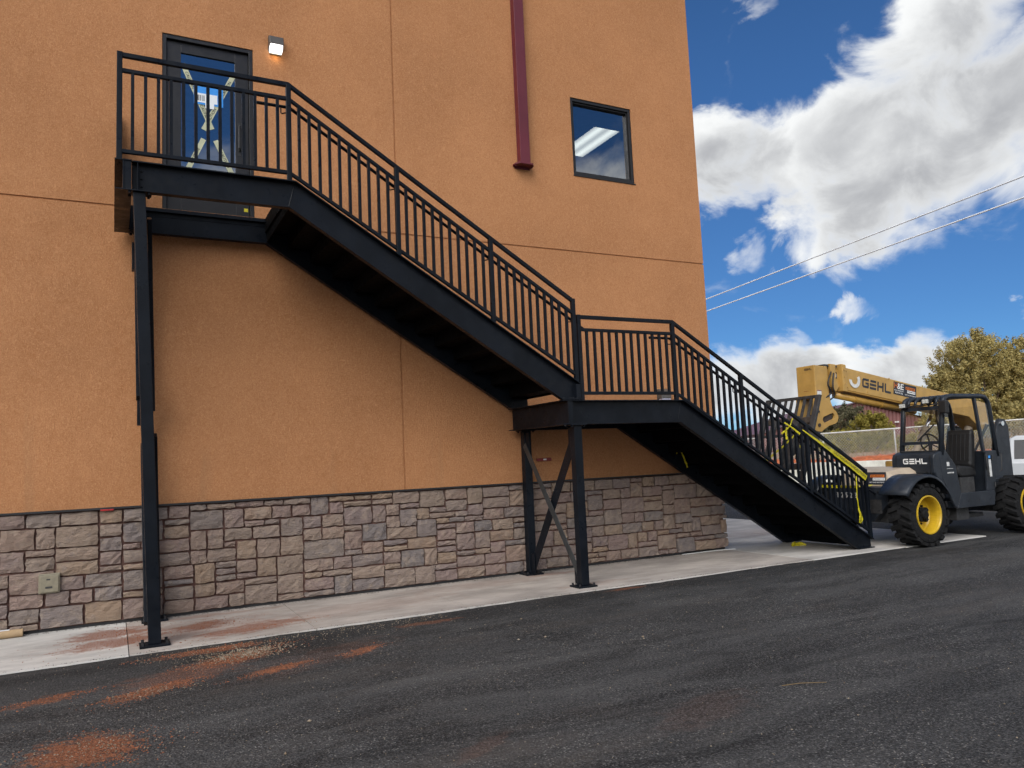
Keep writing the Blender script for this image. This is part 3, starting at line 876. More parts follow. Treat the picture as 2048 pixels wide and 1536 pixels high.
# maroon square post hanging on the wall
mp = thing('maroon_post', 'maroon square steel post hung on the stucco left of the upper window', 'post', (5.53, -.06, 6.06))
t_ = .008
px0, px1, py0, py1 = 5.448, 5.613, -.135, -.018
tb = MB()
tb.box(px0, px1, py0, py0 + t_, 6.085, 11.0); tb.box(px0, px1, py1 - t_, py1, 6.085, 11.0)
tb.box(px0, px0 + t_, py0 + t_, py1 - t_, 6.085, 11.0); tb.box(px1 - t_, px1, py0 + t_, py1 - t_, 6.085, 11.0)
tb.build('square_tube', 'maroon', mp, bevel=.004)
MB().prism([(5.372, -.002), (5.372, -.09), (5.42, -.165), (5.64, -.165), (5.69, -.09), (5.69, -.002)], 6.06, 6.084, 'z').build('end_plate', 'maroon', mp, bevel=.003)
MB().box(5.40, 5.66, -.016, -.001, 6.03, 6.0595).build('wall_bracket', 'maroon', mp)
for x in (5.40, 5.665):
    MB().lathe([(0, -.018), (.012, -.018), (.012, 0.)], (x, -.07, 6.06), 'z', 6).build('bolt', 'maroon', mp)

# small things on the wall
rb = MB().box(5.545, 5.79, -.026, -.001, 1.588, 1.632)
rbo = tag(rb.build('red_bar', 'redbar', bevel=.004), 'dull red bar fixed low on the stucco behind the cross braces', 'bar')
MB().box(5.65, 5.70, -.0275, -.0262, 1.60, 1.62).build('bar_print', 'offwhite', rbo)
so = MB().box(-.118, .014, -.098, -.0925, 1.258, 1.275)
tag(so.build('red_shim', 'redplastic', bevel=.002), 'bright red plastic strip tucked under the wall trim near the left post', 'shim')
bx = thing('outlet_box', 'tan weatherproof outlet box on the stone base at far left', 'outlet', (-.6, -.08, .42))
MB().box(BOX[0], BOX[1], -.105, -.045, BOX[2], BOX[3]).build('back_box', 'boxgrey', bx, bevel=.006)
MB().box(BOX[0] + .018, BOX[1] - .012, -.118, -.1055, BOX[2] + .012, BOX[3] - .016).build('cover', 'boxgrey', bx, bevel=.005)
MB().box(-.625, -.59, -.1195, -.1182, .555, .57).build('latch', 'slate2', bx)
MB().box(-.635, -.57, -.1195, -.1182, .468, .488).build('rating_plate', 'slate2', bx)
ct = MB().lathe([(.036, 0), (.042, 0), (.042, 1.3), (.036, 1.3), (.036, 0)], (-2.13, -.15, .043), 'x', 20)
cto = tag(ct.build('cardboard_tube', 'kraft', smooth=False), 'brown cardboard tube lying on the walk at the foot of the stone wall', 'tube')
MB().box(-1.15, -.95, -.165, -.12, .083, .0865).build('tube_label', 'paper', cto)
wp = MB()
ppts = [(8.05, -.10), (8.3, -.13), (8.6, -.12), (8.9, -.15), (9.10, -.20), (9.12, -.12), (8.8, -.09), (8.3, -.085)]
wp.prism(ppts, .001, .012, 'z')
tag(wp.build('plastic_sheet_scrap', 'offwhite', bevel=.003), 'thin strip of white plastic sheet along the foot of the corner stones', 'sheet')

# ================================================================== the steel staircase
F, RR = -1.5627, -.1489
st = thing('steel_staircase', 'black steel outside staircase with two flights and baluster railings', 'staircase', (0, 0, 0))
def zl(poly, x):
    for a, b in zip(poly[:-1], poly[1:]):
        if a[0] <= x <= b[0]:
            return a[1] + (b[1] - a[1]) * (x - a[0]) / (b[0] - a[0])
    return poly[-1][1] if x > poly[-1][0] else poly[0][1]
def stringer(top, bot, yweb, sg, name='stringer'):
    """channel: web plate plus two flanges turned to the side sg"""
    poly = top + bot[::-1]
    w = MB().prism(poly, yweb - .006, yweb + .006, 'y')
    o = w.build(name, 'steel', st, bevel=.002)
    tf_ = .014
    for nm, ln, s in (('top_flange', top, -1), ('bottom_flange', bot, 1)):
        ln = [p for p in ln]
        up = [(p[0], p[1]) for p in ln]; dn = [(p[0], p[1] + s * tf_) for p in ln]
        ya, yb = sorted((yweb + sg * .0062, yweb + sg * .078))
        MB().prism(up + dn[::-1], ya, yb, 'y').build(nm, 'steel', o, bevel=.002)
    return o
TOP1 = [(.157, 4.800), (1.781, 4.800), (5.360, 2.574)]
BOT1 = [(.157, 4.486), (1.709, 4.486), (5.072, 2.365)]
TOP2 = [(5.232, 2.352), (7.033, 2.352), (10.672, .140)]
BOT2 = [(5.232, 2.041), (6.956, 2.041), (10.300, .002)]
def ext(bot, x, z): return bot + [(x, z)]
stringer(TOP1, ext(BOT1, 5.36, 2.365), F + .03, -1)
stringer(TOP2, ext(BOT2, 10.672, .002), F + .03, -1)
stringer(TOP1, ext(BOT1, 5.36, 2.365), RR, 1)
stringer(TOP2, ext(BOT2, 10.672, .002), RR, 1)
# cross beams
def ibeam_y(xc, y0, y1, z0, z1, fw=.155):
    w = MB().box(xc - .005, xc + .005, y0, y1, z0 + .0125, z1 - .0125)
    o = w.build('cross_beam', 'steel', st)
    MB().box(xc - fw / 2, xc + fw / 2, y0, y1, z1 - .0122, z1).build('top_flange', 'steel', o, bevel=.002)
    MB().box(xc - fw / 2, xc + fw / 2, y0, y1, z0, z0 + .0122).build('bottom_flange', 'steel', o, bevel=.002)
    for sx in (1,):
        a, b = sorted((xc + sx * .0052, xc + sx * fw / 2 * .95))
        MB().box(a, b, y0 + .012, y0 + .02, z0 + .0125, z1 - .0125).build('stiffener', 'steel', o)
    return o
ibeam_y(.078, F - .055, RR + .078, 4.486, 4.802)
ibeam_y(5.150, F - .055, RR + .078, 2.041, 2.355)
MB().box(.205, .213, F - .045, F + .0235, 4.503, 4.784).build('stiffener', 'steel', st)
MB().box(.30, 1.70, RR - .06, RR - .0065, 4.74, 4.752).build('deck_ledger', 'steel', st)
MB().box(.30, 1.70, RR - .012, RR - .0065, 4.69, 4.7395).build('deck_ledger', 'steel', st)
MB().box(.30, 1.70, F + .0365, F + .09, 4.74, 4.752).build('deck_ledger', 'steel', st)
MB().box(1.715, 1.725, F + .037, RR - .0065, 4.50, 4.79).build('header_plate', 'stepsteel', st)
# mitre welds, bolts and splice plates on the outer stringers
for (xt, zt_, xb, zb) in ((1.781, 4.785, 1.709, 4.501), (7.033, 2.337, 6.956, 2.056)):
    MB().tube([(xt, F + .0235, zt_), ((xt + xb) / 2, F + .0225, (zt_ + zb) / 2), (xb, F + .0235, zb)], .005, 6).build('weld_bead', 'steel', st)
MB().box(5.29, 5.355, F - .045, F + .0235, 2.382, 2.56).build('end_plate', 'steel', st, bevel=.002)
MB().box(5.075, 5.36, F - .06, F + .03, 2.3555, 2.3645).build('bearing_plate', 'steel', st, bevel=.002)
for x in (5.10, 5.20, 5.24, 5.30):
    MB().lathe([(0, .020), (.012, .020), (.012, 0)], (x, F - .035, 2.3646), 'z', 6).build('bolt', 'galv', st)
    MB().lathe([(0, -.018), (.012, -.018), (.012, 0)], (x if x < 5.22 else x + .02, F - .035, 2.0405), 'z', 6).build('bolt', 'galv', st)
for (x, z) in ((.245, 4.56), (.245, 4.64), (.245, 4.72)):
    MB().lathe([(0, F + .0085), (.011, F + .0085), (.011, F + .0236)], (x, 0, z), 'y', 6).build('bolt', 'steel', st)
# steps: bent pans carried between the stringers
def flight(xb, zb, n, run, rise):
    for i in range(1, n):
        x = xb - (i - 1) * run; z = zb + i * rise
        y0, y1 = F + .037, RR - .007
        poly = [(x + .012, z - .036), (x + .012, z), (x - run, z), (x - run, z + rise - .0063), (x - run - .004, z + rise - .0063), (x - run - .004, z - .006), (x + .006, z - .006), (x + .006, z - .036)]
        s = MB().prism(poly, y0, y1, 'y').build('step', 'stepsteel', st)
        for yy in (y0 + .002, y1 - .032):
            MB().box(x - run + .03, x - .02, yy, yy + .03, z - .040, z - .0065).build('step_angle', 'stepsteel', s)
flight(5.345, 2.352, 14, .2805, (4.80 - 2.352) / 14)
flight(10.56, 0.0, 13, .2975, 2.352 / 13)
MB().box(10.564, 10.572, F + .037, RR - .007, .02, .15).build('bottom_riser', 'steel', st)
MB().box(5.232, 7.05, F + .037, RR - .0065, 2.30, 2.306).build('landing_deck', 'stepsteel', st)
MB().box(5.232, 7.05, F + .04, RR - .009, 2.3062, 2.345).build('landing_topping', 'concrete', st)
# columns
def column(xt, xb, yc, ztop, lean=True, w=.114):
    h_ = w / 2
    c = MB()
    for (a, z) in ((xb, .022), (xt, ztop - .0125)):
        pass
    vs = []
    for (xc, z) in ((xb, .022), (xt, ztop - .013)):
        vs += [(xc - h_, yc - h_, z), (xc + h_, yc - h_, z), (xc + h_, yc + h_, z), (xc - h_, yc + h_, z)]
    c.add(vs, [(3, 2, 1, 0), (4, 5, 6, 7), (0, 1, 5, 4), (1, 2, 6, 5), (2, 3, 7, 6), (3, 0, 4, 7)])
    o = c.build('column', 'steel', st, bevel=.006)
    MB().box(xb - .135, xb + .135, yc - .115, yc + .115, .001, .0215).build('base_plate', 'steel', o, bevel=.002)
    MB().box(xt - .115, xt + .115, yc - .09, yc + .09, ztop - .0125, ztop - .0005).build('cap_plate', 'steel', o, bevel=.002)
    for sx in (-1, 1):
        for sy in (-1, 1):
            MB().lathe([(0, .028), (.014, .028), (.014, 0)], (xb + sx * .105, yc + sy * .085, .0215), 'z', 6).build('bolt', 'galv', o)
            MB().lathe([(0, -.022), (.014, -.022), (.014, 0)], (xt + sx * .088, yc + sy * .062, ztop - .0125), 'z', 6).build('bolt', 'steel', o)
    return o
column(.224, .372, F, 4.486)
column(.262, .430, RR - .03, 4.486)
column(5.274, 5.270, F, 2.041)
column(5.290, 5.285, RR - .03, 2.041)
def brace(x, a, b, w, t=.010, leg=0., mat='steel'):
    mb = MB().beam((x, a[0], a[1]), (x, b[0], b[1]), w, t, up=(1, 0, 0)) if False else MB()
    p = Vector((x, a[0], a[1])); q = Vector((x, b[0], b[1]))
    dd = (q - p).normalized(); n_ = Vector((0, -dd.z, dd.y)) * w / 2
    tx = Vector((t / 2, 0, 0))
    vs = [p - n_ - tx, q - n_ - tx, q + n_ - tx, p + n_ - tx, p - n_ + tx, q - n_ + tx, q + n_ + tx, p + n_ + tx]
    mb.add(vs, [(0, 3, 2, 1), (4, 5, 6, 7), (0, 1, 5, 4), (1, 2, 6, 5), (2, 3, 7, 6), (3, 0, 4, 7)])
    o = mb.build('brace', mat, st, bevel=.002)
    if leg:
        lg = MB()
        s_ = Vector((leg, 0, 0))
        n2 = n_ * (1 - .02 / w)
        n3 = n_ * 1.0
        vs = [p + n3 + tx, q + n3 + tx, q + n2 * .8 + tx, p + n2 * .8 + tx]
        vs += [v + s_ for v in vs]
        lg.add(vs, [(0, 1, 2, 3), (7, 6, 5, 4), (0, 4, 5, 1), (1, 5, 6, 2), (2, 6, 7, 3), (3, 7, 4, 0)])
        lg.build('brace_leg', 'steel', o)
    return o
yf, yr = F + .075, RR - .105
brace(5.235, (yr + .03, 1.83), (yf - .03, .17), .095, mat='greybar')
brace(5.272, (yf - .02, 1.86), (yr + .0, .10), .15, leg=.07)
for (y, z, s) in ((yr - .02, 1.86, -1), (yf + .01, 1.86, 1), (yr - .02, .16, -1), (yf + .02, .16, 1)):
    MB().box(5.249, 5.259, y - .07, y + .07, z - .14, z + .14).build('gusset_plate', 'steel', st, bevel=.002)
MB().box(5.241, 5.248, (yf + yr) / 2 - .05, (yf + yr) / 2 + .05, .92, 1.04).build('gusset_plate', 'steel', st)
def lx(z): return .372 + (.224 - .372) * z / 4.486
for p, q in (((.228, yr, 4.34), (.226, yf, 2.40)), ((.320, yf, 4.25), (.409, yr, 2.38)), ((.302, yr, 1.98), (.301, yf, .20)), ((.373, yf, 2.03), (.468, yr, .13))):
    MB().beam(p, q, .043, .075, up=(0, 1, 0)).build('brace', 'steel', st, bevel=.002)
for z in (4.15, 2.36, .3):
    for y in (yr - .01, yf + .01):
        MB().box(lx(z) - .0505, lx(z) + .0505, y - .06, y + .06, z - .16, z + .16).build('gusset_plate', 'steel', st, bevel=.002)

# guards: rails, posts, balusters
RW = .05
BAL = {}
def baluster(par, x, z0, z1, y=F):
    L = round(z1 - z0, 3)
    if L not in BAL:
        BAL[L] = MB().box(-.016, .016, -.016, .016, 0, L).mesh('baluster', 'steel')
    link('baluster', BAL[L], par, 0, (x, y, z0))
def rail(pts, h, y0, y1, name, par, bev=.006):
    ln = []
    top = []; bot = []
    for i, p in enumerate(pts):
        a = pts[max(0, i - 1)]; b = pts[min(len(pts) - 1, i + 1)]
        sl = [abs(math.atan2(q[1] - r[1], q[0] - r[0])) for q, r in ((b, p), (p, a)) if q is not r and q != r]
        hh = h / 2 / math.cos(max(sl) if len(sl) == 1 else sum(sl) / len(sl))
        top.append((p[0], p[1] + hh)); bot.append((p[0], p[1] - hh))
    return MB().prism(top + bot[::-1], y0, y1, 'y').build(name, 'steel', par, bevel=bev)
def guard(top, mid, bot, posts, bays, strtop):
    g_ = rail(top, RW, F - .022, F + .022, 'guard_rail', st)
    rail(mid, .042, F - .0195, F + .0195, 'mid_rail', g_)
    rail(bot, .042, F - .0195, F + .0195, 'bottom_rail', g_)
    for x in posts:
        z0 = zl(strtop, x)
        MB().box(x - .0265, x + .0265, F - .0265, F + .0265, z0 + .0005, zl(top, x) - .0005 + (.03 if x in (posts[0], posts[-1]) else 0)).build('post', 'steel', g_, bevel=.005)
    for a, b, n in bays:
        for i in range(1, n + 1):
            x = a + (b - a) * i / (n + 1)
            baluster(g_, x, zl(bot, x), zl(mid, x))
    return g_
T1 = [(.0170, 5.914), (1.722, 5.914), (5.351, 3.640)]
M1 = [(.041, 5.750), (1.722, 5.750), (5.351, 3.472)]
B1 = [(.041, 4.897), (1.722, 4.897), (5.351, 2.672)]
guard(T1, M1, B1, [.041, 1.722, 2.965, 4.165, 5.326], [(.041, 1.722, 13), (1.722, 2.965, 10), (2.965, 4.165, 10), (4.165, 5.326, 10)], [(-1, 4.802)] + TOP1[1:])
T2 = [(5.372, 3.447), (6.95, 3.447), (10.676, 1.190)]
M2 = [(5.372, 3.280), (6.95, 3.280), (10.676, 1.025)]
B2 = [(5.372, 2.445), (6.95, 2.445), (10.676, .235)]
guard(T2, M2, B2, [5.398, 6.945, 8.15, 9.41, 10.650], [(5.398, 6.945, 12), (6.945, 8.15, 10), (8.15, 9.41, 10), (9.41, 10.65, 11)], TOP2)
# end guard of the top landing, from the corner post back to the wall
eg = MB().box(.019, .063, F + .025, -.03, 5.892, 5.936).build('guard_rail', 'steel', st, bevel=.005)
MB().box(.022, .060, F + .025, -.03, 5.731, 5.769).build('mid_rail', 'steel', eg)
MB().box(.022, .060, F + .025, -.03, 4.879, 4.915).build('bottom_rail', 'steel', eg)
MB().box(.0165, .0655, -.079, -.0302, 4.8025, 5.9365).build('post', 'steel', eg)
for i in range(1, 13):
    baluster(eg, .041, 4.897, 5.750, F + (-.055 - F) * i / 13)
# handrails on brackets, inside the guards
yh = F + .105
hr1 = MB().tube([(1.40, yh, 5.70), (1.75, yh, 5.70), (5.45, yh, 3.366), (5.56, yh, 3.298), (5.58, yh - .02, 3.275), (5.56, yh - .06, 3.275)], .019, 10)
h1 = hr1.build('handrail', 'steel', st, smooth=True)
hr2 = MB().tube([(6.62, yh, 3.232), (6.975, yh, 3.232), (10.72, yh, .950), (10.93, yh, .84), (10.96, yh - .01, .81)], .019, 10)
h2 = hr2.build('handrail', 'steel', st, smooth=True)
for hb, xs in ((h1, (1.66, 2.905, 4.105, 5.27)), (h2, (6.89, 8.09, 9.35, 10.59))):
    line = [(1.40, 5.70), (1.75, 5.70), (5.45, 3.366)] if hb is h1 else [(6.62, 3.232), (6.975, 3.232), (10.72, .950)]
    for x in xs:
        z = zl(line, x)
        MB().tube([(x, yh, z - .018), (x, yh, z - .075), (x + .008, yh - .012, z - .09), (x + .06, F + .03, z - .092)], .0075, 6).build('rail_bracket', 'steel', hb)


# ================================================================== the telehandler
th = thing('telehandler', 'slate and gold telescopic handler parked at the foot of the stairs, boom raised', 'telehandler', (12.6, -1.15, 0))
def lug(mb, c, s, an, half, y0, y1, r0=.44, r1=.487):
    """one chevron tread block: from the shoulder y0 to the centre y1, swept forward by half"""
    vs = []
    for (r, dw) in ((r0, .050), (r1, .036)):
        for (yy, sw) in ((y0, 0.), (y1, half)):
            for q in (-1, 1):
                a = an + sw + q * dw / r
                vs.append((c[0] + r * math.cos(a), yy, c[2] + r * math.sin(a)))
    mb.add(vs, [(0, 1, 3, 2), (4, 6, 7, 5), (0, 4, 5, 1), (2, 3, 7, 6), (0, 2, 6, 4), (1, 5, 7, 3)])
def wheel(cx, yo, s, cz=.487):
    """wheel with outer face at yo; s=+1 when the machine lies towards +y"""
    W_ = .37
    c = (cx, 0, cz)
    ty = MB().lathe([(r, yo + s * h) for r, h in ((.285, .05), (.30, .012), (.33, .0), (.42, .006), (.448, .035), (.452, .10), (.452, W_ - .10), (.448, W_ - .035), (.42, W_ - .006), (.30, W_ - .01), (.285, W_ - .05))], c, 'y', 40)
    for i in range(20):
        an = 2 * math.pi * i / 20
        lug(ty, c, s, an, -.17, yo + s * -.004, yo + s * W_ * .56)
        lug(ty, c, s, an + math.pi / 20, -.17, yo + s * (W_ + .004), yo + s * W_ * .44)
    t_ = ty.build('wheel', 'tyre', th)
    hl = MB()
    for i in range(20):
        an = 2 * math.pi * (i + .5) / 20
        hl.lathe([(0, yo - s * .0035), (.017, yo - s * .0035), (.017, yo + s * .01)], (cx + .385 * math.cos(an), 0, cz + .385 * math.sin(an)), 'y', 8)
    hl.build('hole_shade_disc', 'holeshade', t_)  # proud near-black discs: shade inside the sidewall holes painted on
    rm = MB().lathe([(r, yo + s * h) for r, h in ((.300, .02), (.300, -.004), (.283, -.006), (.272, .012), (.262, .05), (.255, .17), (.235, .195), (.12, .20), (.0, .20))], c, 'y', 40)
    rm.build('rim', 'rim', t_, smooth=False)
    hb = MB().lathe([(r, yo + s * h) for r, h in ((0, .055), (.06, .055), (.075, .07), (.08, .11), (.105, .115), (.115, .13), (.115, .199))], c, 'y', 14)
    for i in range(8):
        an = 2 * math.pi * i / 8 + .2
        hb.lathe([(0, yo + s * .165), (.016, yo + s * .165), (.016, yo + s * .199)], (cx + .15 * math.cos(an), 0, cz + .15 * math.sin(an)), 'y', 6)
    for an in (.9, 2.5, 4.0, 5.6):
        mx = Matrix.Translation((cx, yo + s * .14, cz)) @ Matrix.Rotation(an, 4, 'Y')
        hb.box(.05, .13, -.05, .05, -.03, .03, mx)
    hb.build('hub', 'tyre', t_)
    return t_
wheel(11.30, -2.15, 1); wheel(14.05, -2.15, 1)
wheel(11.30, -.16, -1); wheel(14.05, -.16, -1)
ch = MB().prism([(-1.66, .92), (-.45, .92), (-.45, .52), (-.62, .36), (-1.36, .36), (-1.52, .52), (-1.66, .66)], 11.0, 14.75, 'x')
cho = ch.build('chassis', 'slate', th, bevel=.012)
MB().box(11.16, 11.44, -1.80, -.52, .34, .63).build('front_axle', 'slate2', th, bevel=.02)
MB().box(13.91, 14.19, -1.80, -.52, .34, .63).build('rear_axle', 'slate2', th, bevel=.02)
MB().box(12.1, 13.4, -1.70, -.6, .30, .37).build('belly_plate', 'slate2', th, bevel=.01)
MB().box(12.42, 12.75, -1.86, -1.665, .30, .52).build('step_bracket', 'slate2', th, bevel=.008)
MB().prism([(-1.66, .915), (-1.86, .90), (-1.86, .72), (-1.74, .66), (-1.66, .66)], 11.55, 12.2, 'x').build('side_box', 'slate', th, bevel=.01)
nb = MB()
for i, wd in enumerate('12528'):
    text(nb, wd, (10.999, -.715 - i * .088, .785), -EY, EZ, h=.085, off=.002)
nb.build('unit_number', 'offwhite', cho)
# tan cover with the hire sign on the chassis nose
cv = MB().add([(11.30, -.55, .922), (11.30, -1.50, .922), (11.30, -1.66, .922), (12.0, -1.66, .922), (12.0, -.55, .922),
               (11.34, -.55, 1.155), (11.34, -1.42, 1.155), (11.42, -1.64, 1.03), (12.0, -1.66, 1.22), (12.0, -.55, 1.22), (11.62, -1.5, 1.20), (11.62, -.55, 1.20)],
              [(0, 1, 6, 5), (1, 2, 7, 6), (2, 3, 8, 7), (5, 6, 10, 11), (6, 7, 10), (7, 8, 10), (10, 8, 9, 11), (0, 5, 11, 9, 4), (4, 9, 8, 3)])
cvo = cv.build('nose_cover', 'tan', th)
def sign(c, ux, uy, w, h, par, full):
    """hire firm's black sign"""
    c = Vector(c); ux = Vector(ux).normalized(); uy = Vector(uy).normalized(); nn = ux.cross(uy)
    b = MB()
    for o_ in (0., .004):
        quad(b, c, ux, uy, w, h, o_)
    vs = b.v
    b.add([], [])
    sb = MB()
    pts = [c + ux * (a * w / 2) + uy * (q * h / 2) for a, q in ((-1, -1), (1, -1), (1, 1), (-1, 1))]
    sb.add(pts + [p + nn * .004 for p in pts], [(3, 2, 1, 0), (4, 5, 6, 7), (0, 1, 5, 4), (1, 2, 6, 5), (2, 3, 7, 6), (3, 0, 4, 7)])
    so_ = sb.build('hire_sign', 'navy', par)
    tag(so_, 'black hire sign with orange and white lettering')
    def P(x, y): return c + ux * (x * w) + uy * (y * h)
    ow, wh, bk = MB(), MB(), MB()
    if full:
        text(ow, 'H', P(-.415, .22), ux, uy, w=.13 * w, h=.44 * h, off=.006)
        text(wh, 'E', P(-.135, .20), ux, uy, w=.13 * w, h=.46 * h, off=.006)
        text(wh, '&', P(-.275, .20), ux, uy, w=.15 * w, h=.48 * h, off=.0065)
        text(wh, 'EQUIPMENT', P(-.27, -.17), ux, uy, w=.40 * w, h=.12 * h, off=.006)
        text(wh, 'SERVICES', P(-.27, -.34), ux, uy, w=.34 * w, h=.12 * h, off=.006)
        rx, rw = .235, .46
    else:
        rx, rw = .08, .82
    quad(ow, P(rx - .02 * rw, .19), ux, uy, rw * w * .9, .22 * h, .006)
    quad(wh, P(rx + .08 * rw, -.07), ux, uy, rw * w * .78, .22 * h, .006)
    text(bk, '877-700-RENT', P(rx - .02 * rw, .19), ux, uy, w=rw * w * .8, h=.14 * h, off=.008)
    text(bk, 'HE-EQUIPMENT.COM', P(rx + .08 * rw, -.07), ux, uy, w=rw * w * .7, h=.10 * h, off=.008)
    text(wh, 'RENT SALES PARTS SERVICE', P(rx, -.34), ux, uy, w=rw * w, h=.09 * h, off=.006)
    return [(ow, 'orange'), (wh, 'white'), (bk, 'black')], so_
prints, so_ = sign((11.316, -1.245, 1.05), (0, -1, 0), (.17, 0, 1), .36, .20, cvo, False)
for mb, mt in prints: mb.build('sign_print', mt, cvo)
# fenders
def fender(cx, s_, y0, y1):
    R0 = .62
    mb = MB(); n = 14
    rows = []
    for i in range(n + 1):
        an = R_(28 + (148 - 28) * i / n)
        for (r, y) in ((R0 - .045, y0), (R0, y0 + .03 * s_), (R0 + .005, (y0 + y1) / 2), (R0, y1)):
            rows.append((cx + r * math.cos(an), y, .487 + r * math.sin(an)))
    f = []
    for i in range(n):
        for j in range(3):
            a = i * 4 + j
            f.append((a, a + 4, a + 5, a + 1))
    mb.add(rows, f)
    o = mb.build('fender', 'slate', th, smooth=True)
    so = o.modifiers.new('thick', 'SOLIDIFY'); so.thickness = .012
    return o
fender(11.30, 1, -2.17, -1.68); fender(11.30, -1, -.14, -.46)
# cab
yN, yF_ = -2.0, -1.25
cab = MB().box(12.26, 13.28, yN + .05, yF_, .515, .60).build('cab', 'slate', th, bevel=.01)
MB().prism([(12.25, .515), (13.26, .51), (13.31, .70), (13.30, .755), (12.385, .755)], yN, yN + .045, 'y').build('door_sill', 'slate', cab, bevel=.008)
MB().prism([(11.985, 1.47), (12.075, 1.47), (12.30, 1.22), (12.384, .7555), (12.249, .515), (12.19, .55), (12.05, .80), (11.93, 1.02), (11.90, 1.35)], yN, yN + .045, 'y').build('side_panel', 'slate', cab, bevel=.01)
MB().prism([(13.095, .7555), (13.305, .7555), (13.48, 1.30), (13.44, 1.42), (13.15, 1.43)], yN, yN + .04, 'y').build('half_door', 'slate', cab, bevel=.008)
MB().prism([(12.05, .60), (13.3, .60), (13.44, 1.42), (12.06, 1.42)], yF_ - .001, yF_ + .03, 'y').build('far_panel', 'slate', cab, bevel=.008)
MB().box(13.25, 13.30, yN + .05, yF_ - .002, .601, 1.42).build('rear_panel', 'slate', cab)
# rounded nose with the maker's name
prof = [(12.06, 1.465), (11.90, 1.455), (11.795, 1.42), (11.765, 1.36), (11.755, 1.24), (11.765, 1.12), (11.81, 1.02), (11.90, .94), (12.05, .88), (12.2, .86), (12.2, 1.3)]
nose = MB().prism(prof, yN + .004, yF_ + .02, 'y').build('nose', 'slate', cab, bevel=.02)
gn = gehl(MB(), (11.757, -1.665, 1.305), -EY, Vector((.0, 0, 1)), .425, .088, .006)
gn.build('maker_lettering', 'white', cab)
MB().box(11.90, 12.04, -1.92, -1.3, 1.4605, 1.475).build('cowl', 'slate2', cab)
for y in (yN + .03, yF_ - .02):
    MB().tube([(11.99, y, 1.40), (12.155, y, 2.25), (12.19, y, 2.315), (12.26, y, 2.348), (12.36, y, 2.355), (13.20, y, 2.355), (13.31, y, 2.335), (13.38, y, 2.27), (13.41, y, 2.16), (13.50, y, 1.32)], .041, 12).build('roll_bar', 'slate', cab, smooth=True)
    MB().beam((13.01, y, 2.345), (13.13, y, 1.40), .045, .055, up=(1, 0, 0)).build('door_pillar', 'slate', cab, bevel=.005)
MB().beam((11.985, yN + .05, 1.60), (11.985, yF_ - .03, 1.60), .04, .05).build('window_bar', 'slate', cab)
MB().beam((12.135, yN + .05, 2.175), (12.135, yF_ - .03, 2.175), .05, .06).build('window_bar', 'slate', cab)
ws = MB().add([(12.0, yN + .06, 1.625), (12.0, yF_ - .045, 1.625), (12.115, yF_ - .045, 2.145), (12.115, yN + .06, 2.145)], [(0, 1, 2, 3)])
ws.build('windshield', 'cabglass', cab)
MB().add([(13.16, yF_ - .02, 1.44), (13.45, yF_ - .02, 1.44), (13.36, yF_ - .02, 2.26), (13.05, yF_ - .02, 2.30)], [(0, 1, 2, 3)]).build('side_glass', 'cabglass', cab)
MB().add([(13.17, yN + .02, 1.45), (13.44, yN + .02, 1.45), (13.36, yN + .02, 2.22), (13.06, yN + .02, 2.28)], [(0, 1, 2, 3)]).build('side_glass', 'cabglass', cab)
MB().add([(13.46, yN + .07, 1.44), (13.46, yF_ - .06, 1.44), (13.395, yF_ - .06, 2.2), (13.395, yN + .07, 2.2)], [(0, 1, 2, 3)]).build('rear_glass', 'cabglass', cab)
roof = MB().box(12.62, 13.36, yN + .05, yF_ - .04, 2.345, 2.375).build('cab_roof', 'slate', cab, bevel=.01)
MB().beam((12.16, yN + .04, 2.235), (12.16, yF_ - .03, 2.235), .11, .018).build('visor', 'slate2', cab)
for i in range(5):
    y = yN + .13 + i * .125
    MB().tube([(12.13, y, 2.225), (12.16, y, 2.30), (12.24, y, 2.35), (12.38, y, 2.37), (12.63, y, 2.372)], .024, 8).build('roof_bar', 'slate', cab, smooth=True)
for (x, y, z) in ((12.03, -1.33, 2.245), (12.03, -1.76, 2.29)):
    l = MB().box(x, x + .08, y - .068, y + .068, z - .042, z + .042).build('work_light', 'black', cab, bevel=.012)
    MB().box(x - .006, x - .0005, y - .056, y + .056, z - .032, z + .032).build('lamp_lens', 'lens', cab, bevel=.004)
    MB().tube([(x + .04, y, z - .04), (x + .09, y, z - .09)], .012, 6).build('lamp_bracket', 'black', cab)
mr = MB().prism([(-2.13, 2.06), (-2.135, 2.28), (-1.99, 2.29), (-1.985, 2.08)], 12.0, 12.085, 'x').build('mirror', 'black', cab, bevel=.02)
MB().tube([(12.08, -2.03, 2.04), (12.09, -1.99, 2.0), (12.10, -1.97, 1.96)], .012, 6).build('mirror_arm', 'black', cab)
# seat and steering wheel
seat = MB()
def pad(mb, pts, y0, y1):
    mb.prism(pts, y0, y1, 'y')
sb_ = MB().prism([(12.92, 1.18), (12.97, 1.50), (13.02, 1.72), (13.06, 1.80), (13.13, 1.79), (13.13, 1.68), (13.08, 1.30), (13.05, 1.10)], -1.86, -1.42, 'y').build('seat_back', 'vinyl', cab, bevel=.045)
MB().prism([(12.55, 1.06), (12.55, 1.16), (12.62, 1.20), (12.95, 1.17), (13.05, 1.12), (13.05, 1.0), (12.62, 1.0)], -1.87, -1.41, 'y').build('seat_cushion', 'vinyl', cab, bevel=.035)
MB().box(12.62, 13.0, -1.85, -1.43, .601, .999).build('seat_base', 'slate2', cab, bevel=.01)
for i in range(6):
    y = -1.83 + i * .075
    MB().beam((12.938, y, 1.27), (13.025, y, 1.73), .012, .03).build('seat_seam', 'vinyl', cab, bevel=.004)
swm = MB()
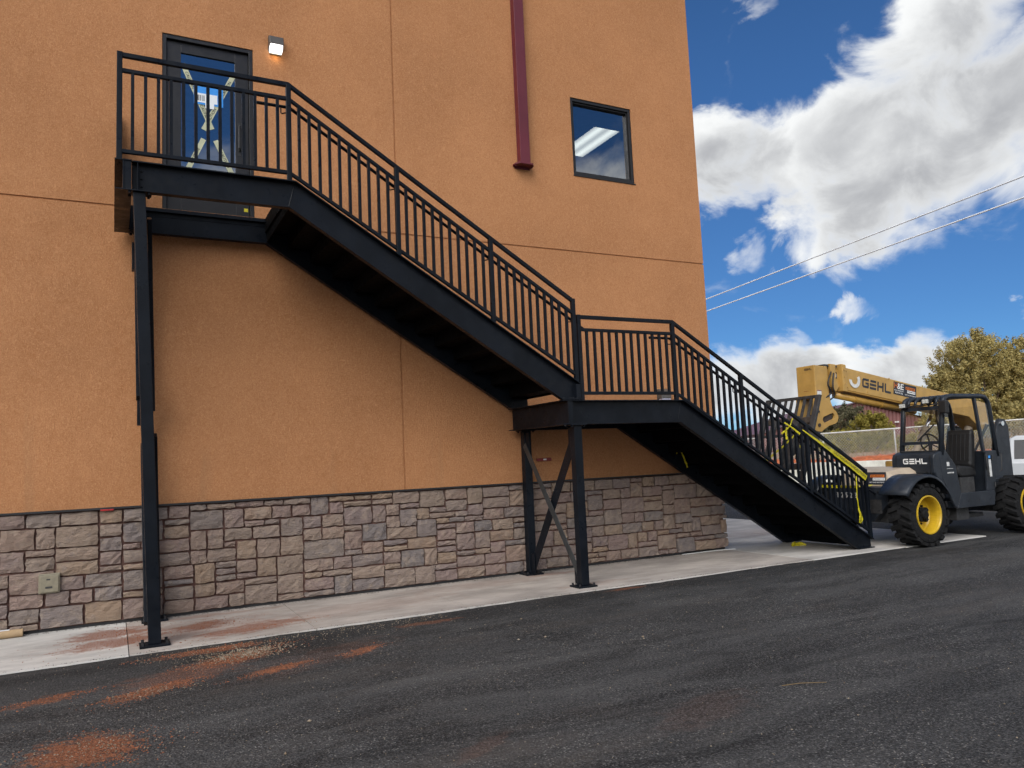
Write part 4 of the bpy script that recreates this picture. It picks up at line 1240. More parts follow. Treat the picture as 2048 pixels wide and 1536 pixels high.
mxs = Matrix.Translation((12.24, -1.63, 1.585)) @ Matrix.Rotation(R_(-28), 4, 'Y')
ring = []
for i in range(29):
    an = 2 * math.pi * i / 28
    ring.append(mxs @ Vector((math.cos(an) * .03, math.cos(an) * 0 + math.sin(an) * .165, math.cos(an) * .165)))
swm.tube(ring, .014, 7, cap=False)
for an in (0, 2.1, 4.2):
    swm.beam(mxs @ Vector((0, 0, 0)), mxs @ Vector((.02 * math.cos(an), .16 * math.sin(an), .16 * math.cos(an))), .02, .015)
swm.tube([mxs @ Vector((.01, 0, 0)), mxs @ Vector((-.10, 0, -.16)), (12.08, -1.63, 1.40)], .03, 8)
swm.build('steering_wheel', 'black', cab)
gh = MB()
gh.tube([(13.09, yN - .03, 1.36), (13.07, yN - .045, 1.34), (13.10, yN - .045, 1.02), (13.13, yN - .03, 1.0)], .011, 6)
gh.tube([(13.50, yN - .01, 1.40), (13.53, yN - .03, 1.36), (13.50, yN - .03, 1.08), (13.46, yN - .01, 1.06)], .009, 6)
gh.build('grab_handle', 'slate2', cab)
for q in ((13.20, 13.26, .985, 1.275), (12.07, 12.135, 1.21, 1.275), (12.06, 12.22, 1.165, 1.170)) + tuple((12.07 + i * .035, 12.09 + i * .035, 1.09, 1.112) for i in range(5)):
    MB().box(q[0], q[1], yN - .0035, yN - .0005, q[2], q[3]).build('decal', 'offwhite', cab)
MB().box(13.205, 13.25, yN - .0035, yN - .0005, 1.295, 1.34).build('blue_decal', 'bluesheet', cab)
# engine cover on the far side, tower plates and boom
MB().box(12.65, 14.4, -.58, -.42, .78, 1.30).build('engine_cover', 'gold', th, bevel=.03)
for y0, y1 in ((-1.32, -1.24), (-.42, -.34)):
    MB().prism([(14.35, .60), (15.06, .60), (15.06, 1.84), (14.97, 1.98), (14.82, 1.99), (14.70, 1.85)], y0, y1, 'y').build('tower_plate', 'slate', th, bevel=.01)
MB().lathe([(0, -1.345), (.045, -1.345), (.045, -.31), (0, -.31)], (14.85, 0, 1.90), 'y', 14).build('boom_pin', 'chrome', th)
yB0, yB1 = -1.0, -.62
boom = MB().prism([(11.06, 2.948), (14.95, 2.314), (15.02, 2.02), (14.95, 1.82), (14.75, 1.80), (14.40, 2.052), (11.05, 2.556)], yB0, yB1, 'y').build('boom', 'gold', th, bevel=.012)
MB().prism([(10.985, 3.0), (11.085, 2.985), (11.075, 2.52), (10.975, 2.535)], yB0 - .03, yB1 + .03, 'y').build('boom_collar', 'gold', boom, bevel=.012)
MB().prism([(10.55, 2.935), (10.984, 2.905), (10.984, 2.60), (10.55, 2.64)], yB0 + .05, yB1 - .05, 'y').build('inner_boom', 'gold', boom, bevel=.008)
MB().prism([(10.72, 3.0), (10.86, 2.99), (10.84, 2.72), (10.90, 2.60), (10.82, 2.52), (10.74, 2.60)], yB0 - .005, yB0 + .049, 'y').build('wear_bracket', 'gold', boom, bevel=.008)
MB().prism([(10.62, 2.995), (10.93, 2.975), (10.93, 2.94), (10.62, 2.955)], yB0 + .02, yB1 - .02, 'y').build('hose_guide', 'slate2', boom, bevel=.006)
MB().tube([(10.90, yB0 + .10, 2.475), (12.95, yB0 + .10, 2.175)], .055, 14).build('boom_cylinder', 'golddark', boom, smooth=True)
for f_ in (.22, .55, .85):
    p = Vector((10.90, yB0 + .10, 2.475)).lerp(Vector((12.95, yB0 + .10, 2.175)), f_)
    MB().tube([p, p + Vector((.03, 0, -.0044))], .062, 14).build('cylinder_band', 'golddark', boom)
bu = Vector((1, 0, -.163)); bup = Vector((.163, 0, 1))
gl_ = gehl(MB(), (11.86, yB0, 2.628), bu, bup, .74, .165, .003)
gl_.build('maker_lettering', 'navy', boom)
arc = MB()
n = 14
for i in range(n):
    a0 = R_(175 + 215 * i / n); a1 = R_(175 + 215 * (i + 1) / n)
    cc = Vector((11.30, yB0 - .004, 2.725))
    q = []
    for r, a in ((.075, a0), (.135, a0), (.135, a1), (.075, a1)):
        q.append(cc + Vector((r * math.cos(a), 0, r * math.sin(a))))
    arc.add(q + [p + Vector((0, -.008, 0)) for p in q], [(4, 5, 6, 7), (0, 1, 5, 4), (2, 3, 7, 6), (1, 2, 6, 5), (3, 0, 4, 7)])
arc.build('angle_indicator', 'offwhite', boom)
prints, so_ = sign((12.605, yB0 - .0005, 2.552), bu, bup, .61, .225, boom, True)
for mb, mt in prints: mb.build('sign_print', mt, boom)
# boom head with side plates, slot and front cover
head = MB().prism([(10.345, 2.975), (10.66, 2.955), (10.66, 2.46), (10.60, 2.40), (10.335, 2.43)], yB0, yB1, 'y').build('boom_head', 'gold', th, bevel=.012)
out = [(10.30, 2.46), (10.6605, 2.46), (10.665, 2.36), (10.71, 2.25), (10.79, 2.18), (10.825, 2.10), (10.80, 2.03), (10.74, 1.99), (10.58, 1.955), (10.46, 1.90), (10.40, 1.86), (10.24, 1.88), (10.27, 2.2)]
slot = [(10.50 + (.055) * math.cos(R_(a)), 2.06 + .055 * math.sin(R_(a))) for a in range(90, 271, 30)] + [(10.68 + .055 * math.cos(R_(a)), 2.115 + .055 * math.sin(R_(a))) for a in range(-90, 91, 30)]
def plate_hole(mb, outer, inner, y0, y1):
    from mathutils.geometry import tessellate_polygon
    tris = tessellate_polygon([[Vector((p[0], p[1], 0)) for p in outer], [Vector((p[0], p[1], 0)) for p in inner]])
    pts = outer + inner
    n = len(pts); no = len(outer)
    vs = [(p[0], y0, p[1]) for p in pts] + [(p[0], y1, p[1]) for p in pts]
    fs = [tuple(t) for t in tris] + [tuple(i + n for i in reversed(t)) for t in tris]
    for lo, hi in ((0, no), (no, n)):
        for i in range(lo, hi):
            q = i + 1 if i + 1 < hi else lo
            fs.append((i, i + n, q + n, q))
    mb.add(vs, fs)
    return mb
for y0, y1 in ((yB0 - .006, yB0 + .03), (yB1 - .03, yB1 + .006)):
    plate_hole(MB(), out, slot, y0, y1).build('head_plate', 'gold', head)
MB().box(10.46, 10.72, yB0 + .031, yB1 - .031, 2.0, 2.16).build('tilt_link', 'rust', head, bevel=.02)
MB().lathe([(0, yB0 - .02), (.03, yB0 - .02), (.03, yB1 + .02)], (10.35, 0, 1.97), 'y', 12).build('carriage_pin', 'rust', head)
gehl(MB(), (10.3435, -.875, 2.915), -EY, EZ, .15, .034, .003).build('maker_lettering', 'navy', head)
for z0_, z1_, o_, nm, mt in ((2.475, 2.555, .0005, 'warning_label', 'offwhite'), (2.54, 2.553, .0037, 'warning_stripe', 'redbar')):
    MB().box(10.37, 10.47, yB0 - o_ - .003, yB0 - o_, z0_, z1_).build(nm, mt, head)
    MB().add([(10.339 - o_, -.75, z0_ + .01), (10.339 - o_, -.86, z0_ + .01), (10.341 - o_, -.86, z1_ - .008), (10.341 - o_, -.75, z1_ - .008)], [(0, 1, 2, 3)]).build(nm, mt, head)
dz_ = MB(); dz_.box(10.845, 10.93, yB0 + .044, yB0 + .049, 2.755, 2.865)
dzo = dz_.build('number_plate', 'black', boom)
text(MB(), '0', (10.8875, yB0 + .0435, 2.81), EX, EZ, h=.085, off=.001).build('plate_number', 'white', boom)
MB().tube([(10.42, yB0 + .06, 2.60), (10.33, yB0 + .02, 2.35), (10.36, yB0 - .02, 2.18)], .014, 7).build('hydraulic_hose', 'vinyl', head)
# tilted fork carriage
def cp(z, y, off=0.):    # point on the tilted carriage face
    return Vector((10.02 - (2.44 - z) * .40 + off, y, z))
yc0, yc1 = -1.33, -.27
car = MB().beam(cp(2.42, yc0), cp(2.42, yc1), .05, .05).build('fork_carriage', 'slate2', th, bevel=.006)
for y in (yc0, yc1):
    MB().beam(cp(2.44, y), cp(1.10, y), .09, .05, up=(1, 0, 0)).build('carriage_post', 'slate2', car, bevel=.006)
for i in range(1, 8):
    y = yc0 + (yc1 - yc0) * i / 8
    MB().beam(cp(2.395, y), cp(2.05, y), .045, .022, up=(1, 0, 0)).build('backrest_slat', 'slate2', car)
MB().beam(cp(2.05, yc0 + .04, .02), cp(2.05, yc1 - .04, .02), .06, .10).build('carriage_bar', 'rust', car, bevel=.01)
MB().beam(cp(1.82, yc0 + .04, .02), cp(1.82, yc1 - .04, .02), .04, .05).build('carriage_bar', 'slate2', car, bevel=.006)
MB().beam(cp(1.32, yc0 + .04, .02), cp(1.32, yc1 - .04, .02), .06, .10).build('carriage_bar', 'rust', car, bevel=.01)
for y in (-1.02, -.56):
    MB().beam(cp(2.12, y, -.05), cp(1.12, y, -.05), .11, .045, up=(1, 0, 0)).build('fork_shank', 'slate2', car, bevel=.006)
    MB().beam(cp(1.12, y, -.05), cp(1.22, y, -.30), .11, .04).build('fork_heel', 'slate2', car, bevel=.006)
for y in (-1.0 + .02, -.62 - .02):
    MB().prism([(10.35, 2.03), (10.42, 1.93), (10.28, 1.60), (9.86, 1.34), (9.78, 1.45), (9.98, 1.95)], y - .02, y + .02, 'y').build('carriage_lug', 'slate2', car, bevel=.006)
# lift cylinders under the boom
for (p, q, r) in (((12.75, -.80, 1.10), (13.36, -.80, 1.84), .065), ((14.25, -.80, 1.15), (14.65, -.80, 1.83), .06)):
    MB().tube([p, q], r, 14).build('lift_cylinder', 'tan', th, smooth=True)
    p_, q_ = Vector(p), Vector(q)
    MB().tube([q_ - (q_ - p_).normalized() * .06, q_ + (q_ - p_).normalized() * .03], r * 1.18, 14).build('cylinder_gland', 'tan', th)
    e_ = q_ + (q_ - p_).normalized() * .32
    MB().tube([q_, e_], r * .45, 12).build('cylinder_rod', 'chrome', th, smooth=True)

# hoses, seams, latches and pins
def hose(pts, r=.013, nm='hydraulic_hose'):
    P_ = [Vector(p) for p in pts]
    Q = []
    for i in range(len(P_) - 1):
        a = P_[max(0, i - 1)]; b = P_[i]; c = P_[i + 1]; e = P_[min(len(P_) - 1, i + 2)]
        for j in range(6):
            f = j / 6
            Q.append(.5 * ((2 * b) + (c - a) * f + (2 * a - 5 * b + 4 * c - e) * f * f + (3 * b - a - 3 * c + e) * f ** 3))
    Q.append(P_[-1])
    MB().tube(Q, r, 7).build(nm, 'vinyl', th, smooth=True)
hose([(10.72, -1.02, 2.86), (10.60, -1.04, 2.66), (10.66, -1.03, 2.50), (10.55, -.99, 2.42)])
hose([(10.78, -1.02, 2.84), (10.70, -1.05, 2.62), (10.74, -1.03, 2.46), (10.62, -.98, 2.36)])
hose([(14.70, -1.12, 1.90), (14.40, -1.14, 1.60), (14.10, -1.12, 1.25), (13.80, -1.1, .95)])
hose([(14.66, -1.16, 1.86), (14.30, -1.18, 1.52), (13.95, -1.16, 1.15), (13.6, -1.12, .95)])
hose([(11.25, -1.70, .62), (11.18, -1.78, .50), (11.26, -1.80, .40)])
hose([(11.02, -.9, .60), (10.97, -1.1, .50), (11.0, -1.35, .58)])
for (x, z) in ((11.12, 2.88), (11.12, 2.60), (12.99, 2.60), (13.2, 2.30), (11.62, 2.52), (12.2, 2.76)):
    MB().lathe([(0, yB0 - .010), (.013, yB0 - .010), (.013, yB0)], (x, 0, z), 'y', 6).build('bolt', 'gold', boom)
for z in (2.90, 2.78, 2.66):
    MB().lathe([(0, yB0 - .040), (.012, yB0 - .040), (.012, yB0 - .03)], (11.03, 0, z), 'y', 6).build('bolt', 'gold', boom)
MB().prism([(11.06, 2.550), (12.9, 2.262), (12.9, 2.248), (11.06, 2.536)], yB0 - .006, yB1 + .006, 'y').build('wear_strip', 'golddark', boom)
for y in (-1.93, -1.32):
    MB().box(11.7515, 11.80, y - .003, y + .003, 1.06, 1.40).build('panel_seam', 'black', cab)
MB().box(11.752, 11.757, -1.92, -1.33, 1.085, 1.091).build('panel_seam', 'black', cab)
for y in (-1.86, -1.40):
    MB().lathe([(0, -.008), (.012, -.008), (.012, 0)], (11.757, y, 1.13), 'x', 8).build('latch', 'galv', cab)
for (x, z) in ((12.30, .62), (12.55, .62), (12.85, .62), (13.15, .62), (12.12, 1.32), (12.30, .95)):
    MB().lathe([(0, yN - .006), (.010, yN - .006), (.010, yN)], (x, 0, z), 'y', 6).build('bolt', 'galv', cab)
MB().box(13.115, 13.15, yN - .018, yN - .0005, 1.10, 1.18).build('door_latch', 'black', cab, bevel=.004)
for z in (.85, 1.30):
    MB().tube([(13.305, yN - .008, z - .04), (13.315, yN - .008, z + .04)], .011, 7).build('hinge', 'black', cab)
MB().box(10.992, 10.9995, -1.55, -1.20, .50, .72).build('front_plate', 'slate2', cho, bevel=.003)
for y in (-1.5, -1.25, -.6):
    for z in (.55, .85):
        MB().lathe([(0, -.012), (.013, -.012), (.013, 0)], (10.992, y, z), 'x', 6).build('bolt', 'galv', cho)
MB().box(10.93, 11.0, -.62, -.52, .42, .54).build('tow_lug', 'slate2', cho, bevel=.01)
MB().beam((12.0, -1.58, 1.64), (12.055, -1.86, 1.90), .012, .02).build('wiper', 'black', cab)

# ================================================================== caution tape
def ribbon(mb, pts, ws, nrm=(0, -1, 0), wob=0., seed=1):
    rg_ = random.Random(seed)
    nrm = Vector(nrm)
    P_ = [Vector(p) for p in pts]
    # subdivide so the strip can crease
    Q, W2 = [], []
    for i in range(len(P_) - 1):
        for j in range(6):
            f = j / 6
            Q.append(P_[i].lerp(P_[i + 1], f)); W2.append(ws[i] * (1 - f) + ws[i + 1] * f)
    Q.append(P_[-1]); W2.append(ws[-1])
    o = len(mb.v)
    for i, p in enumerate(Q):
        a = Q[max(0, i - 1)]; b = Q[min(len(Q) - 1, i + 1)]
        sd = (b - a).normalized().cross(nrm).normalized()
        ww = W2[i] / 2
        o1 = nrm * rg_.uniform(-wob, wob); o2 = nrm * rg_.uniform(-wob, wob)
        mb.v += [tuple(p - sd * ww + o1), tuple(p + nrm * (.3 * wob)), tuple(p + sd * ww + o2)]
    for i in range(len(Q) - 1):
        a = o + i * 3
        mb.f += [(a, a + 1, a + 4, a + 3), (a + 1, a + 2, a + 5, a + 4)]
    return mb
def tape(name_label, segs, texts=()):
    mb = MB()
    for i, (pts, ws, wob) in enumerate(segs):
        ribbon(mb, pts, ws, wob=wob, seed=i + 3)
    o = mb.build('caution_tape', 'yellow')
    so = o.modifiers.new('thick', 'SOLIDIFY'); so.thickness = .001; so.offset = 1
    tag(o, name_label, 'tape', 'yellow caution tape about the stairs')
    if texts:
        tb_ = MB()
        for c, u_, h_ in texts:
            u_ = Vector(u_).normalized()
            text(tb_, 'CAUTION', c, u_, Vector((-u_.z, 0, u_.x)), h=h_, off=.012)
        tb_.build('tape_lettering', 'black', o)
    return o
ty_ = F - .032
sl_ = (10.572 - 9.948, 0, 1.124 - 1.517)
tape('long yellow caution tape stretched along the lower stair railing',
     [([(9.30, ty_, 1.885), (9.50, ty_ - .006, 1.765), (9.66, ty_ - .01, 1.672), (9.95, ty_ - .012, 1.505), (10.26, ty_ - .012, 1.318), (10.62, ty_ - .008, 1.088)], [.018, .028, .038, .070, .085, .085], .006)],
     [((9.76, ty_ - .012, 1.618), sl_, .03), ((10.02, ty_ - .014, 1.467), sl_, .042), ((10.24, ty_ - .014, 1.333), sl_, .046), ((10.47, ty_ - .012, 1.19), sl_, .046)])
tape('yellow caution tape knot tied to the lower railing with loose ends',
     [([(8.86, ty_, 1.835), (8.94, ty_ - .01, 1.885), (9.02, ty_ - .015, 1.945), (9.06, ty_ - .012, 1.99), (9.11, ty_, 2.06)], [.03, .022, .016, .02, .024], .006),
      ([(8.93, ty_ - .004, 2.0), (9.02, ty_ - .018, 1.945), (9.10, ty_ - .012, 1.905), (9.24, ty_, 1.822)], [.024, .016, .024, .034], .006),
      ([(8.965, ty_, 1.93), (8.955, ty_ + .004, 1.84), (8.965, ty_ + .004, 1.745)], [.02, .036, .04], .006)])
tape('yellow caution tape tail hanging down beside the last railing post',
     [([(10.40, ty_, 1.13), (10.385, ty_ - .004, .98), (10.37, ty_ - .004, .80), (10.385, ty_ - .006, .62), (10.405, ty_ - .01, .55), (10.41, ty_ - .012, .46), (10.385, ty_ - .01, .40)], [.03, .016, .018, .028, .045, .085, .05], .005)],
     [((10.405, ty_ - .012, .485), (.35, 0, 1), .032)])
tape('yellow caution tape stretched across the front of the machine chassis',
     [([(10.93, -.30, .935), (10.97, -.75, .925), (10.98, -1.15, .93), (10.97, -1.42, .955)], [.045, .05, .05, .06], .004)])
tape('yellow caution tape running slantwise behind the railing to the fork carriage',
     [([(8.98, -1.10, 1.42), (9.45, -1.1, 1.68), (9.73, -1.1, 1.86)], [.03, .03, .026], .003), ([(9.72, -1.15, 1.66), (9.75, -1.16, 1.5), (9.76, -1.15, 1.36)], [.03, .055, .045], .006)])
tape('crumpled yellow caution tape lying on the concrete under the lower flight',
     [([(9.93, -.62, .006), (10.0, -.60, .05), (10.06, -.58, .012), (10.13, -.60, .035), (10.2, -.66, .008)], [.05, .07, .06, .06, .04], .02)])
tape('yellow caution tape strands dangling behind the lower flight near the stone base',
     [([(8.05, -.24, 1.66), (8.10, -.25, 1.54), (8.12, -.26, 1.46), (8.16, -.25, 1.38)], [.02, .025, .03, .03], .006), ([(7.98, -.24, 1.70), (7.965, -.245, 1.60)], [.015, .018], .004)])

# ================================================================== parked silver vehicle
car_ = thing('silver_vehicle', 'silver parked vehicle with dark side glass behind the machine at far right', 'car', (17.9, .72, 0))
y0, y1 = .72, 2.55
body = MB()
prof = [(17.92, .46), (17.86, .72), (17.90, 1.08), (23.2, 1.02), (23.32, .72), (23.25, .42), (22.75, .40), (22.62, .66), (22.25, .76), (21.88, .66), (21.75, .40), (20.05, .40), (19.92, .66), (19.55, .76), (19.18, .66), (19.05, .42)]
body.prism(prof, y0, y1, 'y')
bo = body.build('body', 'silver', car_, bevel=.05)
cb = MB()
lo = [(18.45, 1.06), (22.1, 1.045)]
ins = .15
cb.add([(17.94, y0 + .01, 1.05), (22.2, y0 + .01, 1.03), (21.35, y0 + ins, 1.60), (20.9, y0 + ins, 1.66), (18.14, y0 + ins, 1.665), (18.0, y0 + ins, 1.60),
        (17.94, y1 - .01, 1.05), (22.2, y1 - .01, 1.03), (21.35, y1 - ins, 1.60), (20.9, y1 - ins, 1.66), (18.14, y1 - ins, 1.665), (18.0, y1 - ins, 1.60)],
       [(0, 1, 2, 3, 4, 5), (11, 10, 9, 8, 7, 6), (0, 5, 11, 6), (5, 4, 10, 11), (4, 3, 9, 10), (3, 2, 8, 9), (2, 1, 7, 8)])
cb.build('cabin', 'silver', car_, bevel=.035)
def sidewin(xa, xb, xc, xd, nm='side_window'):
    def yy(z): return y0 + .01 + (ins - .01) * (z - 1.05) / .6 - .006
    za, zb = 1.13, 1.565
    MB().add([(xa, yy(za), za), (xb, yy(za), za), (xc, yy(zb), zb), (xd, yy(zb), zb)], [(0, 1, 2, 3)]).build(nm, 'carglass', car_)
sidewin(18.06, 19.45, 19.45, 18.10); sidewin(19.53, 20.55, 20.5, 19.53); sidewin(20.63, 21.75, 21.2, 20.6)
MB().add([(17.935, y0 + .22, 1.14), (17.935, y1 - .22, 1.14), (17.985, y1 - .3, 1.56), (17.985, y0 + .3, 1.56)], [(3, 2, 1, 0)]).build('rear_window', 'carglass', car_)
MB().add([(22.06, y0 + .2, 1.11), (22.06, y1 - .2, 1.11), (21.37, y1 - .28, 1.57), (21.37, y0 + .28, 1.57)], [(0, 1, 2, 3)]).build('windscreen', 'carglass', car_)
for x in (19.55, 22.25):
    for yy_, s_ in ((y0 + .01, 1), (y1 - .01, -1)):
        tw = MB().lathe([(r, yy_ + s_ * h) for r, h in ((.20, .02), (.22, .0), (.33, .0), (.355, .03), (.355, .2), (.33, .22))], (x, 0, .356), 'y', 28).build('wheel', 'tyre', car_)
        MB().lathe([(r, yy_ + s_ * h) for r, h in ((.22, .0), (.2, .03), (.08, .02), (.0, .01))], (x, 0, .356), 'y', 10).build('rim', 'frame_w', tw)
for yy_ in (y0 + .12, y1 - .3):
    MB().box(17.845, 17.90, yy_, yy_ + .18, .86, 1.06).build('tail_light', 'redplastic', car_, bevel=.01)

car_.rotation_euler = (0, 0, R_(-60))
car_.location = (18.38, .72, 0)

# ================================================================== bank, retaining wall, fence
e_ = Vector((-.594, .804, 0)); nb_ = Vector((.804, .594, 0))     # along the wall / away from the camera
W0 = Vector((29.34, 13.91, 0))
def bk(t, dpt, z): p = W0 + e_ * t + nb_ * dpt; return (p.x, p.y, z)
rw = MB()
rw.add([bk(t, dd, z) for t in (-26, 24) for dd in (0, .25) for z in (-.1, .88)], [(0, 1, 3, 2), (4, 6, 7, 5), (0, 4, 5, 1), (2, 3, 7, 6), (0, 2, 6, 4), (1, 5, 7, 3)])
tag(rw.build('retaining_wall', 'retain', bevel=.02), 'long pale concrete retaining wall below the chain link fence', 'wall')
rgb = random.Random(4)
ter = MB()
rowd = [.251, .6, 1.0, 1.35, 1.7]
def mz(t, dd): return .80 + .17 * (dd - .25) + .06 * math.sin(t * 1.3 + dd * 2) + rgb.uniform(-.035, .05) + max(0, -t) * .012
nT = 220
idx = []
for i in range(nT + 1):
    t = -26 + 50 * i / nT
    for dd in rowd: ter.v.append(bk(t, dd, mz(t, dd)))
for i in range(nT):
    for j in range(len(rowd) - 1):
        a = i * len(rowd) + j
        ter.f.append((a, a + len(rowd), a + len(rowd) + 1, a + 1))
struct(ter.build('cinder_bank', 'mulch'))
t2 = MB()
rows = [1.5, 3, 6, 12, 25, 60, 200, 900, 2500]
zs_ = [.95, 1.05, 1.12, 1.2, 1.25, 1.4, 1.6, 1.8, 2.0]
ts = [-1500, -300, -60, -26, -15, -5, 5, 15, 24, 60, 300, 1500]
for t in ts:
    for dd, z in zip(rows, zs_): t2.v.append(bk(t, dd, z + max(0, min(26, -t)) * .01))
for i in range(len(ts) - 1):
    for j in range(len(rows) - 1):
        a = i * len(rows) + j
        t2.f.append((a, a + len(rows), a + len(rows) + 1, a + 1))
struct(t2.build('terrain', 'ground'))
fe = thing('chain_link_fence', 'galvanised chain link fence standing above the pale retaining wall', 'fence', bk(0, 1.45, .95))
FD = 1.45
def ftop(t): return 2.225 + max(-26, min(24, -t)) * .022
def fbot(t): return .97 + max(-26, min(24, -t)) * .012
MB().tube([bk(t, FD, ftop(t)) for t in (-26, -13, 0, 12, 24)], .034, 8).build('top_rail', 'fencepost', fe, smooth=True)
for i in range(16):
    t = -1.89 - 3.05 * 7 + 3.05 * i
    MB().tube([bk(t, FD + .04, fbot(t) - .2), bk(t, FD + .04, ftop(t) + .02)], .032, 8).build('fence_post', 'fencepost', fe, smooth=True)
wm = MB()
pit = .115
n_ = int(50 / pit)
for i in range(-12, n_ + 12):
    for s_ in (1, -1):
        t0 = -26 + i * pit
        H_ = 1.26
        ta, tb2 = t0, t0 + s_ * H_ * .85
        if not (-26 <= ta <= 24 and -26 <= tb2 <= 24): continue
        wm.beam(bk(ta, FD - .01, fbot(ta)), bk(tb2, FD - .01, ftop(tb2)), .009, .009)
tag(wm.build('wire_mesh', 'fencewire', fe), kind='stuff')

# ================================================================== trees
def tree(name, label, base, h, rx, foliage_mat, seed, clumps=330, leaves=75, leaf=.085, z0=.12, group='junipers beyond the fence', ragged=.35):
    rg_ = random.Random(seed)
    o = thing(name, label, 'tree', base, group)
    bx_, by_, bz_ = base
    tr = MB()
    lim = []
    tr.tube([(bx_, by_, bz_ - .2), (bx_ + rg_.uniform(-.1, .1), by_, bz_ + h * .3), (bx_ + rg_.uniform(-.2, .2), by_ + .1, bz_ + h * .7)], [h * .035, h * .025, h * .01], 8)
    # leaders: several upright tops, each with its own tufted column of foliage
    tops = [(0, 0, 1.0)]
    nl = 9
    for i in range(nl):
        a = 2 * math.pi * i / nl + rg_.uniform(-.3, .3)
        r = rx * rg_.uniform(.35, .8)
        tops.append((r * math.cos(a), r * math.sin(a), rg_.uniform(.55, .95) * (1 - .25 * r / rx)))
    for (tx2, ty2, hh) in tops:
        p = [(bx_, by_, bz_ + h * .08), (bx_ + tx2 * .45, by_ + ty2 * .45, bz_ + h * hh * .4), (bx_ + tx2 * .9, by_ + ty2 * .9, bz_ + h * hh * .75), (bx_ + tx2, by_ + ty2, bz_ + h * hh * .95)]
        tr.tube(p, [h * .016, h * .012, h * .007, h * .002], 5)
        lim.append([Vector(q) for q in p])
    tr.build('trunk', 'bark', o)
    cr_ = MB()
    V, Fc = cr_.v, cr_.f
    ph = [rg_.uniform(0, 6.28) for _ in range(4)]
    def prof(f, a):
        r = math.sqrt(max(0., 1 - ((f - .32) / .70) ** 2)) if f > .32 else .72 + .28 * f / .32
        return rx * r * (1 + .16 * math.sin(3 * a + ph[0]) + .12 * math.sin(5 * a + ph[1] + f * 4) + .10 * math.sin(8 * f + ph[2]))
    for c in range(clumps):
        if rg_.random() < .45:
            li = rg_.choice(lim)
            f = z0 + (rg_.random() ** .7) * (1.02 - z0)
            s = min(2.999, f * 3); i = int(s); q = li[i].lerp(li[i + 1], s - i)
            spread = rx * .30 * (1.05 - min(1, f)) ** .6 + .14
            a = rg_.uniform(0, 2 * math.pi); rr = spread * math.sqrt(rg_.random())
            cc = q + Vector((rr * math.cos(a), rr * math.sin(a), rg_.uniform(-.2, .1) * spread))
        else:
            f = z0 + rg_.random() * (.96 - z0)
            a = rg_.uniform(0, 2 * math.pi)
            rr = prof(f, a) * rg_.random() ** .32 * rg_.uniform(.86, 1.06)
            cc = Vector((bx_ + rr * math.cos(a), by_ + rr * math.sin(a), bz_ + h * f * .93))
        cs = rg_.uniform(.16, .34) * (h / 6.) ** .5
        lean = Vector((math.cos(a) * .35, math.sin(a) * .35, 1)).normalized()
        for l in range(leaves):
            d3 = Vector((rg_.gauss(0, 1), rg_.gauss(0, 1), rg_.gauss(0, 1)))
            d3.normalize()
            rad = cs * rg_.random() ** .45
            p = cc + Vector((d3.x * rad * .75, d3.y * rad * .75, 0)) + lean * (d3.z * rad * 1.35)
            n3 = (d3 + Vector((rg_.uniform(-.6, .6), rg_.uniform(-.6, .6), rg_.uniform(-.2, .8)))).normalized()
            u_ = n3.cross(Vector((rg_.uniform(-1, 1), rg_.uniform(-1, 1), rg_.uniform(-1, 1)))).normalized()
            v_ = n3.cross(u_)
            k_ = leaf * rg_.uniform(.55, 1.2)
            o_ = len(V)
            V.append(tuple(p + u_ * k_)); V.append(tuple(p - u_ * k_ * .5 + v_ * k_ * .8)); V.append(tuple(p - u_ * k_ * .5 - v_ * k_ * .8))
            Fc.append((o_, o_ + 1, o_ + 2))
    cr_.build('crown', foliage_mat, o)
    return o
tree('juniper_tree', 'tall golden juniper rising highest behind the cab roof', (46.0, 17.9, 1.15), 7.25, 2.9, 'jun', 1, 1050, 90, .066)
tree('juniper_tree', 'broad golden juniper at the right edge of the photo behind the fence', (48.6, 15.6, 1.15), 7.0, 2.8, 'jun', 2, 1000, 90, .066)
tree('juniper_tree', 'lower golden juniper filling in left of the tallest juniper', (44.9, 19.0, 1.15), 5.0, 1.8, 'jun', 3, 540, 90, .066)
tree('juniper_tree', 'juniper reaching past the right edge behind the silver vehicle', (50.8, 12.2, 1.15), 6.4, 2.7, 'jun', 4, 500, 80, .07)
tree('juniper_tree', 'low golden juniper seen through the cab windows', (42.2, 17.6, 1.1), 2.5, 1.7, 'jun', 5, 300, 60, .07)
tree('juniper_tree', 'low golden juniper seen just right of the cab behind the fence', (44.6, 14.2, 1.1), 2.7, 2.0, 'jun', 6, 300, 60, .07)
tree('scrub_tree', 'dark green scrub tree before the maroon shed, left of the yellow one', (40.6, 23.1, 1.1), 3.2, 1.9, 'jundark', 7, 430, 60, .07)
tree('scrub_tree', 'dark green scrub tree half hidden behind the boom head plate', (39.0, 24.6, 1.1), 2.9, 1.5, 'jundark', 8, 280, 60, .07)
tree('yellow_bush', 'yellow green pointed bush in front of the maroon shed', (36.75, 18.35, 1.05), 2.4, 1.3, 'junyel', 9, 320, 75, .06, z0=.05)
tree('yellow_bush', 'low yellow green bush just behind the chain link mesh', (35.1, 19.2, 1.0), 1.5, 1.2, 'junyel', 10, 220, 70, .055, z0=.03)
tree('yellow_bush', 'small olive bush behind the mesh left of the cab', (36.6, 16.3, 1.0), 1.1, .8, 'junyel', 12, 110, 65, .055, z0=.03)
